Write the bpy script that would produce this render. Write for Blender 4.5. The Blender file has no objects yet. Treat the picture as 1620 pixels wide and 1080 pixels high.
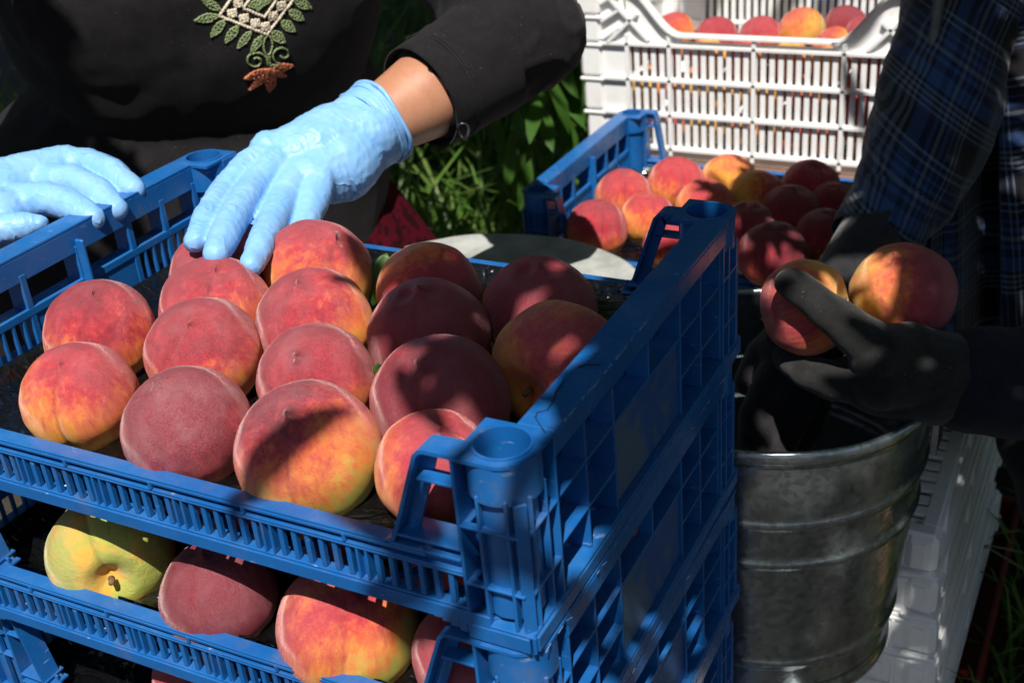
import bpy, bmesh, math, random
import numpy as np
from mathutils import Vector, Matrix, Quaternion, noise
from mathutils.bvhtree import BVHTree
random.seed(7); rng = np.random.default_rng(7)
R = math.radians
scene = bpy.context.scene
COL = scene.collection

# ------------------------------------------------------------------ camera, sky, sun, exposure
CAM = Vector((0.27, -0.4765, 0.3726)); FOC = 1915.24
yaw, pitch, roll = 0.5115, 0.4896, -0.0907
fwd = Vector((-math.sin(yaw)*math.cos(pitch), math.cos(yaw)*math.cos(pitch), -math.sin(pitch)))
rt = Vector((math.cos(yaw), math.sin(yaw), 0)); up = rt.cross(fwd)
rt, up = math.cos(roll)*rt + math.sin(roll)*up, -math.sin(roll)*rt + math.cos(roll)*up
cam = bpy.data.objects.new('camera', bpy.data.cameras.new('camera')); COL.objects.link(cam)
cam.matrix_world = Matrix.Translation(CAM) @ Matrix((rt, up, -fwd)).transposed().to_4x4()
cam.data.lens = FOC/1620*36; cam.data.sensor_width = 36; cam.data.clip_start = .02; cam.data.clip_end = 400
cam.data.dof.use_dof = True; cam.data.dof.focus_distance = .92; cam.data.dof.aperture_fstop = 10
scene.camera = cam
SUN = Vector((.185, -.475, .86)).normalized()
world = bpy.data.worlds.new('World'); scene.world = world; world.use_nodes = True
wn = world.node_tree; bgn = wn.nodes['Background']
sky = wn.nodes.new('ShaderNodeTexSky'); sky.sky_type = 'NISHITA'; sky.sun_disc = False
sky.sun_elevation = math.asin(SUN.z); sky.sun_rotation = math.atan2(SUN.x, SUN.y)
wn.links.new(sky.outputs[0], bgn.inputs[0]); bgn.inputs[1].default_value = .043
sl = bpy.data.lights.new('sun', 'SUN'); sl.energy = 5; sl.angle = R(.53); sl.color = (1, .955, .88)
so = bpy.data.objects.new('sun', sl); COL.objects.link(so)
so.rotation_euler = SUN.to_track_quat('Z', 'Y').to_euler(); so.location = SUN*8
scene.view_settings.view_transform = 'Standard'; scene.view_settings.look = 'None'
scene.view_settings.exposure = .42; scene.view_settings.gamma = 1
scene.cycles.max_bounces = 8; scene.cycles.use_denoising = True

# where the gaps between the leaves overhead let the sun through, and where boughs shade (picture point, distance, radius in m)
SHPX = [(930, 700, .76, .05), (890, 740, .73, .04), (1000, 650, .82, .05), (950, 800, .75, .05), (820, 760, .70, .04), (1100, 900, .85, .05), (1050, 780, .83, .06), (1100, 560, .9, .05), (1040, 600, .85, .05), (1450, 600, 1.11, .05), (1400, 640, 1.12, .04), (1500, 560, 1.12, .05), (1300, 620, 1.13, .03), (740, 700, .75, .03), (770, 900, .71, .04), (590, 880, .76, .03), (1320, 850, 1.15, .07), (1180, 800, 1.15, .05), (1480, 900, 1.35, .07), (1450, 990, 1.3, .07),
        (700, 760, .76, .05), (640, 690, .8, .035), (740, 620, .84, .055), (860, 560, .88, .05), (940, 480, .9, .05), (700, 470, .98, .055), (850, 440, .98, .06), (780, 540, .9, .05), (640, 450, 1.0, .035),
        (730, 520, .92, .04), (560, 690, .78, .035), (470, 660, .79, .030), (790, 700, .7, .03), (760, 850, .72, .05), (620, 830, .75, .04), (500, 800, .78, .018), (800, 960, .72, .04), (690, 900, .74, .04),
        (1000, 480, .82, .045), (1050, 400, .9, .05), (1100, 350, .95, .05), (1000, 600, .8, .05), (1050, 520, .85, .06), (1120, 480, .92, .06), (900, 760, .72, .05), (980, 750, .78, .06), (1080, 680, .88, .07), (1100, 820, .9, .06),
        (1000, 880, .8, .06), (1120, 600, .92, .05), (930, 880, .75, .04), (860, 820, .72, .04), (340, 960, .88, .045), (700, 1040, .8, .05), (1050, 960, .85, .04), (250, 840, .9, .018), (450, 900, .86, .03),
        (1200, 370, 1.85, .09), (1290, 380, 1.8, .09), (1260, 330, 1.85, .05), (1320, 310, 1.85, .05), (1180, 430, 1.7, .06), (1240, 360, 1.8, .07),
        (1480, 100, 1.42, .12), (1440, 250, 1.4, .11), (1540, 250, 1.4, .13), (1540, 50, 1.4, .13), (1400, 330, 1.36, .08), (1500, 400, 1.38, .12), (1570, 500, 1.3, .12), (1600, 620, 1.15, .10), (1500, 620, 1.13, .07), (1560, 650, 1.15, .09),
        (1440, 480, 1.2, .05), (1450, 400, 1.2, .035), (1400, 740, 1.2, .08), (1330, 900, 1.2, .10), (1200, 900, 1.2, .09), (1500, 800, 1.4, .12), (1520, 960, 1.4, .12), (1600, 800, 1.5, .15), (1440, 700, 1.3, .07),
        (1240, 620, 1.28, .07), (1180, 500, 1.4, .08), (1420, 620, 1.13, .05), (1600, 350, 1.5, .10), (1640, 900, 1.8, .2),
        (540, 265, 1.14, .022), (585, 240, 1.16, .016), (690, 190, 1.2, .012), (535, 380, 1.03, .010),
        (1150, 110, 1.95, .012), (1330, 110, 1.9, .02), (1240, 235, 1.95, .012), (1200, 110, 1.95, .01), (1215, 650, 1.28, .07), (1190, 600, 1.28, .06), (1240, 620, 1.28, .12), (1200, 560, 1.3, .1), (1300, 640, 1.25, .08), (1420, 560, 1.15, .06), (1480, 560, 1.13, .07), (1250, 560, 1.3, .06),
        (330, 240, 1.35, .05), (150, 230, 1.3, .07), (40, 180, 1.4, .08), (470, 170, 1.4, .05), (1150, 1000, .95, .03)]
LITPX = [(1310, 500, 1.09, .026), (1370, 545, 1.09, .018), (1450, 840, 1.35, .04), (1240, 540, 1.1, .018), (1290, 550, 1.1, .012), (1255, 465, 1.1, .034), (1385, 430, 1.13, .016), (127, 620, .87, .040), (120, 690, .87, .02), (297, 650, .83, .034), (160, 520, .97, .038), (250, 600, .9, .03), (322, 560, .92, .038), (420, 640, .88, .025), (480, 590, .87, .036), (343, 480, .99, .038), (480, 505, .95, .036), (540, 530, .93, .018), (400, 560, .92, .02), (503, 430, 1.04, .030), (325, 420, 1.06, .03), (60, 580, .95, .05), (0, 640, .9, .06), (210, 470, 1.05, .04),
         (100, 720, .84, .05), (250, 780, .82, .03), (380, 810, .8, .016), (60, 940, .9, .04), (160, 880, .9, .03), (0, 780, .9, .05), (380, 300, 1.11, .036), (440, 240, 1.15, .030), (340, 360, 1.05, .03), (430, 340, 1.08, .028), (120, 290, 1.13, .05), (30, 340, 1.1, .05), (200, 320, 1.12, .03), (270, 300, 1.15, .04), (620, 200, 1.18, .018), (650, 150, 1.22, .02),
         (1230, 150, 1.95, .035), (1290, 200, 1.95, .03), (1400, 150, 1.95, .04), (1060, 100, 1.95, .05), (1150, 50, 1.95, .03), (1260, 20, 2.0, .04), (960, 100, 2.0, .05), (1000, 20, 2.0, .05), (420, 60, 1.3, .07), (250, 80, 1.3, .08), (800, 60, 1.28, .05), (700, 90, 1.25, .03),
         (735, 400, 1.62, .06), (770, 420, 1.6, .04), (960, 425, 1.58, .05), (880, 400, 1.62, .04), (1000, 440, 1.57, .02), (950, 370, 1.8, .03), (1020, 330, 1.85, .07), (1100, 280, 1.9, .06), (1280, 280, 1.9, .03), (1000, 190, 1.95, .05), (1170, 270, 1.9, .03), (920, 230, 1.85, .03), (1250, 480, 1.1, .030), (1300, 445, 1.12, .022), (1390, 440, 1.12, .014), (1490, 470, 1.14, .010), (1290, 480, 1.09, .018), (1250, 740, 1.12, .032), (1330, 780, 1.13, .018), (1450, 835, 1.35, .034), (1240, 840, 1.12, .014),
         (1360, 545, 1.1, .012), (880, 620, .80, .026), (930, 555, .84, .012), (640, 700, .75, .010), (600, 520, .9, .016), (530, 775, .75, .022), (430, 730, .76, .012), (960, 640, .8, .014), (945, 720, .76, .014), (850, 950, .70, .014),
         (1010, 985, .79, .020), (1130, 980, .90, .018), (1040, 900, .8, .012), (330, 900, .85, .010), (530, 1000, .80, .018), (620, 1000, .80, .016), (1600, 120, 1.45, .034), (1610, 200, 1.45, .03), (1605, 270, 1.45, .030), (1595, 340, 1.4, .02), (770, 700, .7, .012), (1340, 420, 1.3, .014),
         (985, 1060, .77, .012), (800, 990, .68, .010)]
LITBG = [(700, 358, 3.3, .14), (780, 375, 3.1, .10), (880, 130, 2.35, .05), (600, 50, 2.7, .02), (1180, 130, 1.95, .42), (1000, 250, 2.0, .30), (1350, 100, 1.95, .3), (1100, 330, 1.9, .3)]
SHBR = [(600, 40, 3.2, .35), (640, 60, 3.8, .4), (700, 10, 3.2, .35), (620, 120, 2.9, .2), (590, 40, 2.6, .12), (640, 30, 2.6, .14), (560, 20, 2.4, .14), (620, 60, 2.6, .16), (680, 0, 2.7, .2), (720, 140, 2.7, .2), (790, 200, 2.6, .2), (840, 60, 2.5, .12), (880, 230, 2.4, .14), (660, 260, 3., .22), (780, 290, 2.9, .22), (850, 300, 2.9, .16), (600, 150, 2.8, .18)]
SHF = [(1450, 600, 1.115, .045), (1400, 615, 1.12, .032), (1490, 560, 1.115, .042), (1215, 650, 1.28, .05), (1180, 590, 1.29, .04), (1240, 690, 1.28, .04), (1455, 450, 1.15, .018), (1490, 640, 1.12, .04), (1350, 610, 1.12, .02), (960, 800, .75, .03), (1060, 640, .86, .03)]
LITF = [(498, 515, .95, .055), (503, 430, 1.04, .045), (343, 480, 1.0, .05), (487, 716, .78, .035), (1285, 470, 1.1, .026), (1330, 520, 1.09, .020), (1370, 545, 1.09, .014), (1255, 465, 1.1, .030), (1240, 540, 1.1, .016), (1385, 440, 1.13, .014), (1310, 510, 1.09, .018), (1495, 480, 1.14, .006)]
DENS = 3.3
GZ = -.934                                                            # ground level; the rim of the top crate is z = 0
def ray(u, v): return (fwd + rt*((u-810)/FOC) - up*((v-540)/FOC))
def PD(u, v, d): return CAM + ray(u, v)*d
def PZ(u, v, z):
    d = ray(u, v); return CAM + d*((z-CAM.z)/d.z)
def depth(p): return (Vector(p)-CAM).dot(fwd)

# ------------------------------------------------------------------ object helpers
def tag(o, label=None, cat=None, group=None, kind=None):
    if label: o['label'] = label
    if cat: o['category'] = cat
    if group: o['group'] = group
    if kind: o['kind'] = kind
    return o
def empty(name, loc=(0, 0, 0), **k):
    o = bpy.data.objects.new(name, None); COL.objects.link(o); o.location = loc; o.empty_display_size = .05
    return tag(o, **k)
def mesh_np(name, V, F, smooth=False):
    me = bpy.data.meshes.new(name); me.from_pydata([tuple(map(float, v)) for v in V], [], [tuple(map(int, f)) for f in F]); me.update()
    if smooth: me.polygons.foreach_set('use_smooth', [True]*len(me.polygons))
    return me
def obj(name, me, mat, parent=None, **k):
    if mat is not None and not me.materials: me.materials.append(mat)
    o = bpy.data.objects.new(name, me); COL.objects.link(o)
    if parent: o.parent = parent
    return tag(o, **k)
def copy_tree(o, parent=None):
    c = o.copy(); COL.objects.link(c)
    if parent: c.parent = parent
    for ch in [x for x in ALLCH(o)]: copy_tree(ch, c)
    return c
def ALLCH(o): return [x for x in bpy.data.objects if x.parent == o]

class MB:
    """collects shapes that become one mesh"""
    def __init__(s): s.V = []; s.F = []; s.sm = []
    def add(s, V, F, sm=False):
        n = len(s.V); s.V += [tuple(v) for v in V]; s.F += [tuple(i+n for i in f) for f in F]; s.sm += [sm]*len(F)
    def box(s, x0, x1, y0, y1, z0, z1, c=.0006):
        lo = (min(x0, x1), min(y0, y1), min(z0, z1)); hi = (max(x0, x1), max(y0, y1), max(z0, z1))
        c = min(c, *(.3*(hi[i]-lo[i]) for i in range(3)))
        V = []; idx = {}
        for sx in (0, 1):
            for sy in (0, 1):
                for sz in (0, 1):
                    S = (sx, sy, sz)
                    for ax in range(3):          # vertex lying on the face normal to ax
                        p = [(hi[i]-c if S[i] else lo[i]+c) for i in range(3)]
                        p[ax] = hi[ax] if S[ax] else lo[ax]
                        idx[S, ax] = len(V); V.append(p)
        F = []
        for ax in range(3):
            a, b = (ax+1) % 3, (ax+2) % 3
            for sd in (0, 1):
                q = []
                for (i, j) in ((0, 0), (1, 0), (1, 1), (0, 1)):
                    S = [0]*3; S[ax] = sd; S[a] = i; S[b] = j; q.append(idx[tuple(S), ax])
                F.append(q if sd else q[::-1])
        for ax in range(3):                      # edges parallel to ax
            a, b = (ax+1) % 3, (ax+2) % 3
            for i in (0, 1):
                for j in (0, 1):
                    S0 = [0]*3; S0[a] = i; S0[b] = j; S1 = list(S0); S1[ax] = 1
                    q = [idx[tuple(S0), a], idx[tuple(S1), a], idx[tuple(S1), b], idx[tuple(S0), b]]
                    F.append(q if (i != j) else q[::-1])
        for S in [(a, b, c2) for a in (0, 1) for b in (0, 1) for c2 in (0, 1)]:
            t = [idx[S, 0], idx[S, 1], idx[S, 2]]; F.append(t if sum(S) % 2 == 1 else t[::-1])
        s.add(V, F)
    def bar(s, p, q, w, h, upv=(0, 0, 1), c=.0004):
        p, q = Vector(p), Vector(q); d = (q-p); L = d.length; d.normalize()
        b = Vector(upv).cross(d).normalized(); n = d.cross(b)
        m = MB(); m.box(0, L, -w/2, w/2, -h/2, h/2, c)
        s.add([p + d*v[0] + b*v[1] + n*v[2] for v in m.V], m.F)
    def tube(s, pts, r, n=8, cap=True, closed=False):
        pts = [Vector(p) for p in pts]; rs = r if hasattr(r, '__len__') else [r]*len(pts)
        V = []; nrm = None
        for i, p in enumerate(pts):
            if closed: t = (pts[(i+1) % len(pts)]-pts[i-1]).normalized()
            else: t = (pts[min(i+1, len(pts)-1)]-pts[max(i-1, 0)]).normalized()
            if nrm is None: nrm = t.orthogonal().normalized()
            nrm = (nrm - t*nrm.dot(t)).normalized(); b = t.cross(nrm)
            for k in range(n):
                a = 2*math.pi*k/n; V.append(p + (nrm*math.cos(a)+b*math.sin(a))*rs[i])
        F = []
        M = len(pts) if closed else len(pts)-1
        for i in range(M):
            i2 = (i+1) % len(pts)
            for k in range(n):
                k2 = (k+1) % n; F.append((i*n+k, i*n+k2, i2*n+k2, i2*n+k))
        if cap and not closed: F.append(tuple(range(n))[::-1]); F.append(tuple((len(pts)-1)*n+k for k in range(n)))
        s.add(V, F, True)
    def lathe(s, prof, n=64, cx=0, cy=0):
        V = [(cx+r*math.cos(2*math.pi*k/n), cy+r*math.sin(2*math.pi*k/n), z) for r, z in prof for k in range(n)]
        F = [(i*n+k, i*n+(k+1) % n, (i+1)*n+(k+1) % n, (i+1)*n+k) for i in range(len(prof)-1) for k in range(n)]
        s.add(V, F, True)
    def ell(s, c, rx, ry, rz, M=None, nu=28, nv=18):
        V = [];
        for i in range(nv+1):
            th = math.pi*i/nv
            for k in range(nu):
                a = 2*math.pi*k/nu; v = Vector((rx*math.sin(th)*math.cos(a), ry*math.sin(th)*math.sin(a), rz*math.cos(th)))
                if M is not None: v = M @ v
                V.append(Vector(c)+v)
        F = [(i*nu+k, (i+1)*nu+k, (i+1)*nu+(k+1) % nu, i*nu+(k+1) % nu) for i in range(nv) for k in range(nu)]
        s.add(V, F, True)
    def cap(s, p, q, r0, r1, n=20, m=6):
        p, q = Vector(p), Vector(q); d = q-p; L = d.length; d = d.normalized(); a = d.orthogonal().normalized(); b = d.cross(a)
        rings = [(-r0*math.cos(math.pi/2*i/m), r0*math.sin(math.pi/2*i/m)) for i in range(m+1)]
        rings += [(L+r1*math.sin(math.pi/2*i/m), r1*math.cos(math.pi/2*i/m)) for i in range(m+1)]
        V = [p+d*t+(a*math.cos(2*math.pi*k/n)+b*math.sin(2*math.pi*k/n))*max(r, 1e-5) for t, r in rings for k in range(n)]
        F = [(i*n+k, i*n+(k+1) % n, (i+1)*n+(k+1) % n, (i+1)*n+k) for i in range(len(rings)-1) for k in range(n)]
        F.append(tuple(range(n))[::-1]); F.append(tuple((len(rings)-1)*n+k for k in range(n)))
        s.add(V, F, True)
    def chain(s, pts):                            # [(point, radius), ...]
        for (p, r), (q, t) in zip(pts[:-1], pts[1:]): s.cap(p, q, r, t)
    def mesh(s, name, smooth=None):
        me = bpy.data.meshes.new(name); me.from_pydata([tuple(v) for v in s.V], [], s.F); me.update()
        me.polygons.foreach_set('use_smooth', s.sm if smooth is None else [smooth]*len(s.F)); return me
    def build(s, name, mat, parent=None, **k): return obj(name, s.mesh(name), mat, parent, **k)

def skin(mb, name, voxel, smooth=4, disp=None):
    """melt the collected shapes into one continuous surface"""
    me = mb.mesh(name+'_src'); o = bpy.data.objects.new(name+'_src', me); COL.objects.link(o)
    r = o.modifiers.new('r', 'REMESH'); r.mode = 'VOXEL'; r.voxel_size = voxel
    if smooth:
        m = o.modifiers.new('s', 'SMOOTH'); m.iterations = smooth; m.factor = .5
    dg = bpy.context.evaluated_depsgraph_get(); out = bpy.data.meshes.new_from_object(o.evaluated_get(dg))
    bpy.data.objects.remove(o); bpy.data.meshes.remove(me)
    if disp:
        n = len(out.vertices); co = np.empty(n*3); no = np.empty(n*3)
        out.vertices.foreach_get('co', co); out.vertex_normals.foreach_get('vector', no)
        co = co.reshape(-1, 3); no = no.reshape(-1, 3)
        d = np.array([disp(Vector(c), Vector(m_)) for c, m_ in zip(co, no)])
        co = co + no*d[:, None]; out.vertices.foreach_set('co', co.ravel())
    out.polygons.foreach_set('use_smooth', [True]*len(out.polygons)); out.update(); out.name = name
    out.materials.clear()
    return out

# ------------------------------------------------------------------ materials
class NT:
    def __init__(s, name):
        s.m = bpy.data.materials.new(name); s.m.use_nodes = True; s.t = s.m.node_tree; s.b = s.t.nodes['Principled BSDF']
    def n(s, typ, **k):
        nd = s.t.nodes.new(typ)
        for a, v in k.items(): setattr(nd, a, v)
        return nd
    def put(s, sock, v):
        if isinstance(v, bpy.types.NodeSocket): s.t.links.new(v, sock)
        elif v is not None:
            if hasattr(v, '__len__') and len(v) == 3 and sock.type == 'RGBA': v = (*v, 1)
            sock.default_value = v
    def math(s, op, a, b=None, c=None, clamp=False):
        nd = s.n('ShaderNodeMath', operation=op, use_clamp=clamp)
        for i, v in enumerate((a, b, c)):
            if v is not None: s.put(nd.inputs[i], v)
        return nd.outputs[0]
    def vm(s, op, a, b=None, out=0):
        nd = s.n('ShaderNodeVectorMath', operation=op); s.put(nd.inputs[0], a)
        if b is not None: s.put(nd.inputs[1], b)
        return nd.outputs[out]
    def mix(s, f, a, b, mode='MIX'):
        nd = s.n('ShaderNodeMix', data_type='RGBA', blend_type=mode)
        s.put(nd.inputs[0], f); s.put(nd.inputs[6], a); s.put(nd.inputs[7], b); return nd.outputs[2]
    def noise(s, vec, scale, detail=3, rough=.5, dist=0):
        nd = s.n('ShaderNodeTexNoise'); s.put(nd.inputs['Vector'], vec); nd.inputs['Scale'].default_value = scale
        nd.inputs['Detail'].default_value = detail; nd.inputs['Roughness'].default_value = rough; nd.inputs['Distortion'].default_value = dist
        return nd.outputs[0]
    def ramp(s, f, a, b): 
        nd = s.n('ShaderNodeMapRange', interpolation_type='SMOOTHSTEP'); s.put(nd.inputs[0], f); nd.inputs[1].default_value = a; nd.inputs[2].default_value = b
        return nd.outputs[0]
    def obj(s): return s.n('ShaderNodeTexCoord').outputs['Object']
    def pos(s): return s.n('ShaderNodeNewGeometry').outputs['Position']
    def bump(s, h, strength, dist=.001):
        nd = s.n('ShaderNodeBump'); s.put(nd.inputs['Height'], h); nd.inputs['Strength'].default_value = strength; nd.inputs['Distance'].default_value = dist
        s.t.links.new(nd.outputs[0], s.b.inputs['Normal'])
    def set(s, **k):
        for a, v in k.items(): s.put(s.b.inputs[a.replace('_', ' ')], v)
        return s.m

def mat_plastic(name, col, col2, rough=.38, worn=(.75, .8, .85), spec=.5, dirt=.25, dcol=(.16, .13, .1), trans=0):
    t = NT(name); p = t.obj()
    big = t.ramp(t.noise(p, 9, 4, .6), .35, .7); c = t.mix(big, col, col2)
    scr = t.ramp(t.noise(t.vm('MULTIPLY', p, (60, 60, 260)), 1, 3, .6), .66, .74); c = t.mix(t.math('MULTIPLY', scr, .22), c, worn)
    spk = t.ramp(t.noise(p, 520, 2), .72, .80); c = t.mix(t.math('MULTIPLY', spk, .14), c, worn)
    d = t.ramp(t.noise(p, 26, 5, .65), .52, .75); c = t.mix(t.math('MULTIPLY', d, dirt), c, dcol)
    gn = t.n('ShaderNodeNewGeometry'); sz = t.n('ShaderNodeSeparateXYZ'); t.put(sz.inputs[0], gn.outputs['Normal'])
    du = t.math('MULTIPLY', t.ramp(sz.outputs[2], .3, .95), t.ramp(t.noise(p, 34, 5, .7), .40, .78)); c = t.mix(t.math('MULTIPLY', du, .10), c, (.34, .36, .38))
    t.bump(t.noise(p, 300, 3), .12, .0006)
    r = t.math('ADD', t.math('MULTIPLY', t.noise(p, 40, 4), .3), rough-.15)
    m = t.set(Base_Color=c, Roughness=r, Specular_IOR_Level=spec)
    return m
M = {}
M['blue'] = mat_plastic('blue_plastic', (.007, .094, .32), (.012, .124, .385), .27)
M['white'] = mat_plastic('white_plastic', (.84, .84, .84), (.80, .80, .80), .42, (.9, .9, .9), dirt=.22, dcol=(.42, .33, .22))
M['bluefar'] = mat_plastic('bright_blue_plastic', (.02, .10, .62), (.03, .12, .7), .4)

def mat_peach():
    t = NT('peach_skin'); p = t.obj()
    def at(n, o=2):
        a = t.n('ShaderNodeAttribute', attribute_type='OBJECT', attribute_name=n); return a.outputs[o]
    seed = at('seed'); blush = at('blush'); dark = at('dark'); green = at('green'); bdir = at('bdir', 1)
    off = t.n('ShaderNodeCombineXYZ'); t.put(off.inputs[0], seed); t.put(off.inputs[1], t.math('MULTIPLY', seed, 1.7)); t.put(off.inputs[2], t.math('MULTIPLY', seed, .6))
    q = t.vm('ADD', p, off.outputs[0])
    sq = t.vm('ADD', t.vm('MULTIPLY', p, (1, 1, .16)), off.outputs[0])
    n1 = t.noise(q, 1.5, 3, .55, .3)                       # broad blush edge
    n2 = t.noise(sq, 9, 4, .62, .4)                        # streaks from tip to stem
    n3 = t.noise(q, 26, 3, .7)
    dr = t.vm('DOT_PRODUCT', p, bdir, 1); down = at('down')
    m = t.math('ADD', t.math('MULTIPLY', t.math('SUBTRACT', dr, .15), .72), t.math('SUBTRACT', blush, .06))
    m = t.math('ADD', m, t.math('MULTIPLY', t.math('SUBTRACT', n1, .5), 1.15))
    m = t.math('ADD', m, t.math('MULTIPLY', t.math('SUBTRACT', n2, .5), .85))
    m = t.math('ADD', m, t.math('MULTIPLY', t.math('SUBTRACT', n3, .5), .26))
    gm = t.math('MULTIPLY', green, t.ramp(t.noise(q, 1.8, 2), .28, .66), clamp=True)
    base = t.mix(gm, (.82, .42, .05), (.40, .45, .07))
    c = t.mix(t.math('MULTIPLY', t.ramp(m, -.62, -.05), .9), base, (.82, .20, .035))
    c = t.mix(t.ramp(m, -.30, .38), c, (.52, .028, .045))
    c = t.mix(t.math('MULTIPLY', t.ramp(m, .10, .78), dark, clamp=True), c, (.17, .008, .022))
    fl = t.ramp(t.noise(sq, 14, 5, .72), .52, .74); c = t.mix(t.math('MULTIPLY', fl, t.math('MULTIPLY', .30, t.ramp(m, .95, .0))), c, (.86, .30, .08))
    tp = t.ramp(dr, .35, 1.0)
    patch = t.ramp(t.noise(q, 2.4, 4, .62), .40, .74); fine = t.ramp(t.noise(q, 48, 3, .85), .38, .72)
    fz = t.math('ADD', t.math('MULTIPLY', patch, t.math('ADD', .02, t.math('MULTIPLY', down, .17))), t.math('MULTIPLY', fine, t.math('ADD', .07, t.math('MULTIPLY', down, .30))))
    fz = t.math('ADD', fz, t.math('MULTIPLY', tp, .10))
    sp3 = t.n('ShaderNodeSeparateXYZ'); t.put(sp3.inputs[0], p); seam = at('seam')
    ln = t.math('MULTIPLY', t.ramp(t.math('ABSOLUTE', t.math('ADD', sp3.outputs[1], t.math('MULTIPLY', t.math('SUBTRACT', n3, .5), .05))), .055, .0), t.ramp(sp3.outputs[0], .0, .25))
    c = t.mix(t.math('MULTIPLY', t.math('MULTIPLY', ln, seam), .55), c, (.22, .008, .012))
    blo = t.ramp(t.noise(q, 5, 4, .65), .40, .68); c = t.mix(t.math('MULTIPLY', blo, t.math('MULTIPLY', .30, t.ramp(m, -.1, .5))), c, (.24, .010, .025))
    c = t.mix(fz, c, (.44, .24, .25))
    h = t.math('ADD', t.noise(q, 55, 3, .85), t.math('MULTIPLY', t.noise(sq, 9, 3), 1.3))
    t.bump(h, .42, .03)
    return t.set(Base_Color=c, Roughness=t.math('ADD', .40, t.math('MULTIPLY', fz, .8)), Specular_IOR_Level=.36, Sheen_Weight=.26, Sheen_Roughness=.20, Sheen_Tint=(1, .84, .80))
M['peach'] = mat_peach()
def mat_simple(name, c1, c2, scale=20, rough=.6, bump=.2, bscale=80, bdist=.002, **k):
    t = NT(name); p = t.obj(); c = t.mix(t.ramp(t.noise(p, scale, 4, .6), .35, .65), c1, c2)
    t.bump(t.noise(p, bscale, 4, .6), bump, bdist); return t.set(Base_Color=c, Roughness=rough, **k)
M['stem'] = mat_simple('peach_stem', (.30, .19, .09), (.16, .09, .04), 300, .8, .6, 600)
M['skinf'] = mat_simple('skin', (.46, .22, .13), (.40, .175, .10), 30, .45, .25, 350, .0006, Subsurface_Weight=.08)
def mat_tray():
    t = NT('black_tray_film'); p = t.obj()
    h = t.math('ADD', t.noise(t.vm('MULTIPLY', p, (1, 1.6, 1)), 26, 2, .5, 1.6), t.math('MULTIPLY', t.noise(p, 75, 1, .5, 1), .2)); t.bump(h, .6, .012)
    c = t.mix(t.ramp(t.noise(p, 30, 5, .7), .58, .8), (.004, .004, .0045), (.016, .013, .011))
    return t.set(Base_Color=c, Roughness=.12, Specular_IOR_Level=.6, Coat_Weight=.4, Coat_Roughness=.08)
M['tray'] = mat_tray()
def mat_nitrile():
    t = NT('blue_nitrile'); p = t.obj()
    wv = t.n('ShaderNodeTexWave', wave_type='BANDS', bands_direction='DIAGONAL', wave_profile='SIN'); t.put(wv.inputs['Vector'], p); wv.inputs['Scale'].default_value = 34; wv.inputs['Distortion'].default_value = 16; wv.inputs['Detail'].default_value = 2.5; wv.inputs['Detail Scale'].default_value = 1.1
    fold = t.math('POWER', wv.outputs['Fac'], 4.0)
    msk = t.ramp(t.noise(p, 26, 2), .42, .62)
    t.bump(t.math('ADD', t.math('MULTIPLY', fold, msk), t.math('MULTIPLY', t.noise(p, 60, 3, .55, 1.0), .6)), .34, .0016)
    c = t.mix(t.ramp(t.noise(p, 45, 4, .6), .35, .7), (.19, .41, .75), (.235, .45, .78))
    c = t.mix(t.math('MULTIPLY', t.ramp(t.noise(p, 21, 4, .7), .60, .74), .16), c, (.42, .36, .48))
    return t.set(Base_Color=c, Roughness=.44, Specular_IOR_Level=.36, Subsurface_Weight=.05)
M['nitrile'] = mat_nitrile()
def mat_cloth(name, c1, c2, wscale=900, rough=.85, sheen=.06, bump=.35, lint=.0):
    t = NT(name); p = t.obj()
    weave = t.math('ADD', t.noise(t.vm('MULTIPLY', p, (1, 1, 3)), wscale, 1), t.noise(t.vm('MULTIPLY', p, (3, 3, 1)), wscale, 1))
    t.bump(t.math('ADD', t.math('MULTIPLY', weave, .25), t.noise(p, 16, 4, .55, .6)), bump, .004)
    c = t.mix(t.ramp(t.noise(p, 60, 5, .75), .3, .7), c1, c2)
    if lint: c = t.mix(t.math('MULTIPLY', t.ramp(t.noise(p, 520, 1), .74, .80), lint), c, (.5, .45, .42))
    return t.set(Base_Color=c, Roughness=rough, Sheen_Weight=sheen, Sheen_Roughness=.5, Specular_IOR_Level=.15)
M['black'] = mat_cloth('black_jersey', (.0068, .006, .0072), (.0115, .010, .012), lint=.18)
M['sleeve'] = mat_cloth('navy_sleeve', (.006, .007, .013), (.011, .012, .021), lint=.1)
M['bglove'] = mat_cloth('black_knit_glove', (.008, .008, .0085), (.018, .0175, .018), 700, .7, .15, .5, .35)
M['gglove'] = mat_cloth('grey_knit_glove', (.012, .011, .014), (.024, .021, .026), 700, .8, .3, .5, .3)
M['trouser'] = mat_cloth('dark_trousers', (.008, .008, .010), (.014, .014, .016))
def mat_red():
    t = NT('dark_red_print'); p = t.obj()
    c = t.mix(t.ramp(t.noise(p, 75, 3, .6), .50, .58), (.055, .0015, .007), (.018, .001, .003))
    t.bump(t.noise(p, 30, 4), .3, .004); return t.set(Base_Color=c, Roughness=.9, Specular_IOR_Level=.1)
M['red'] = mat_red()
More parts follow.
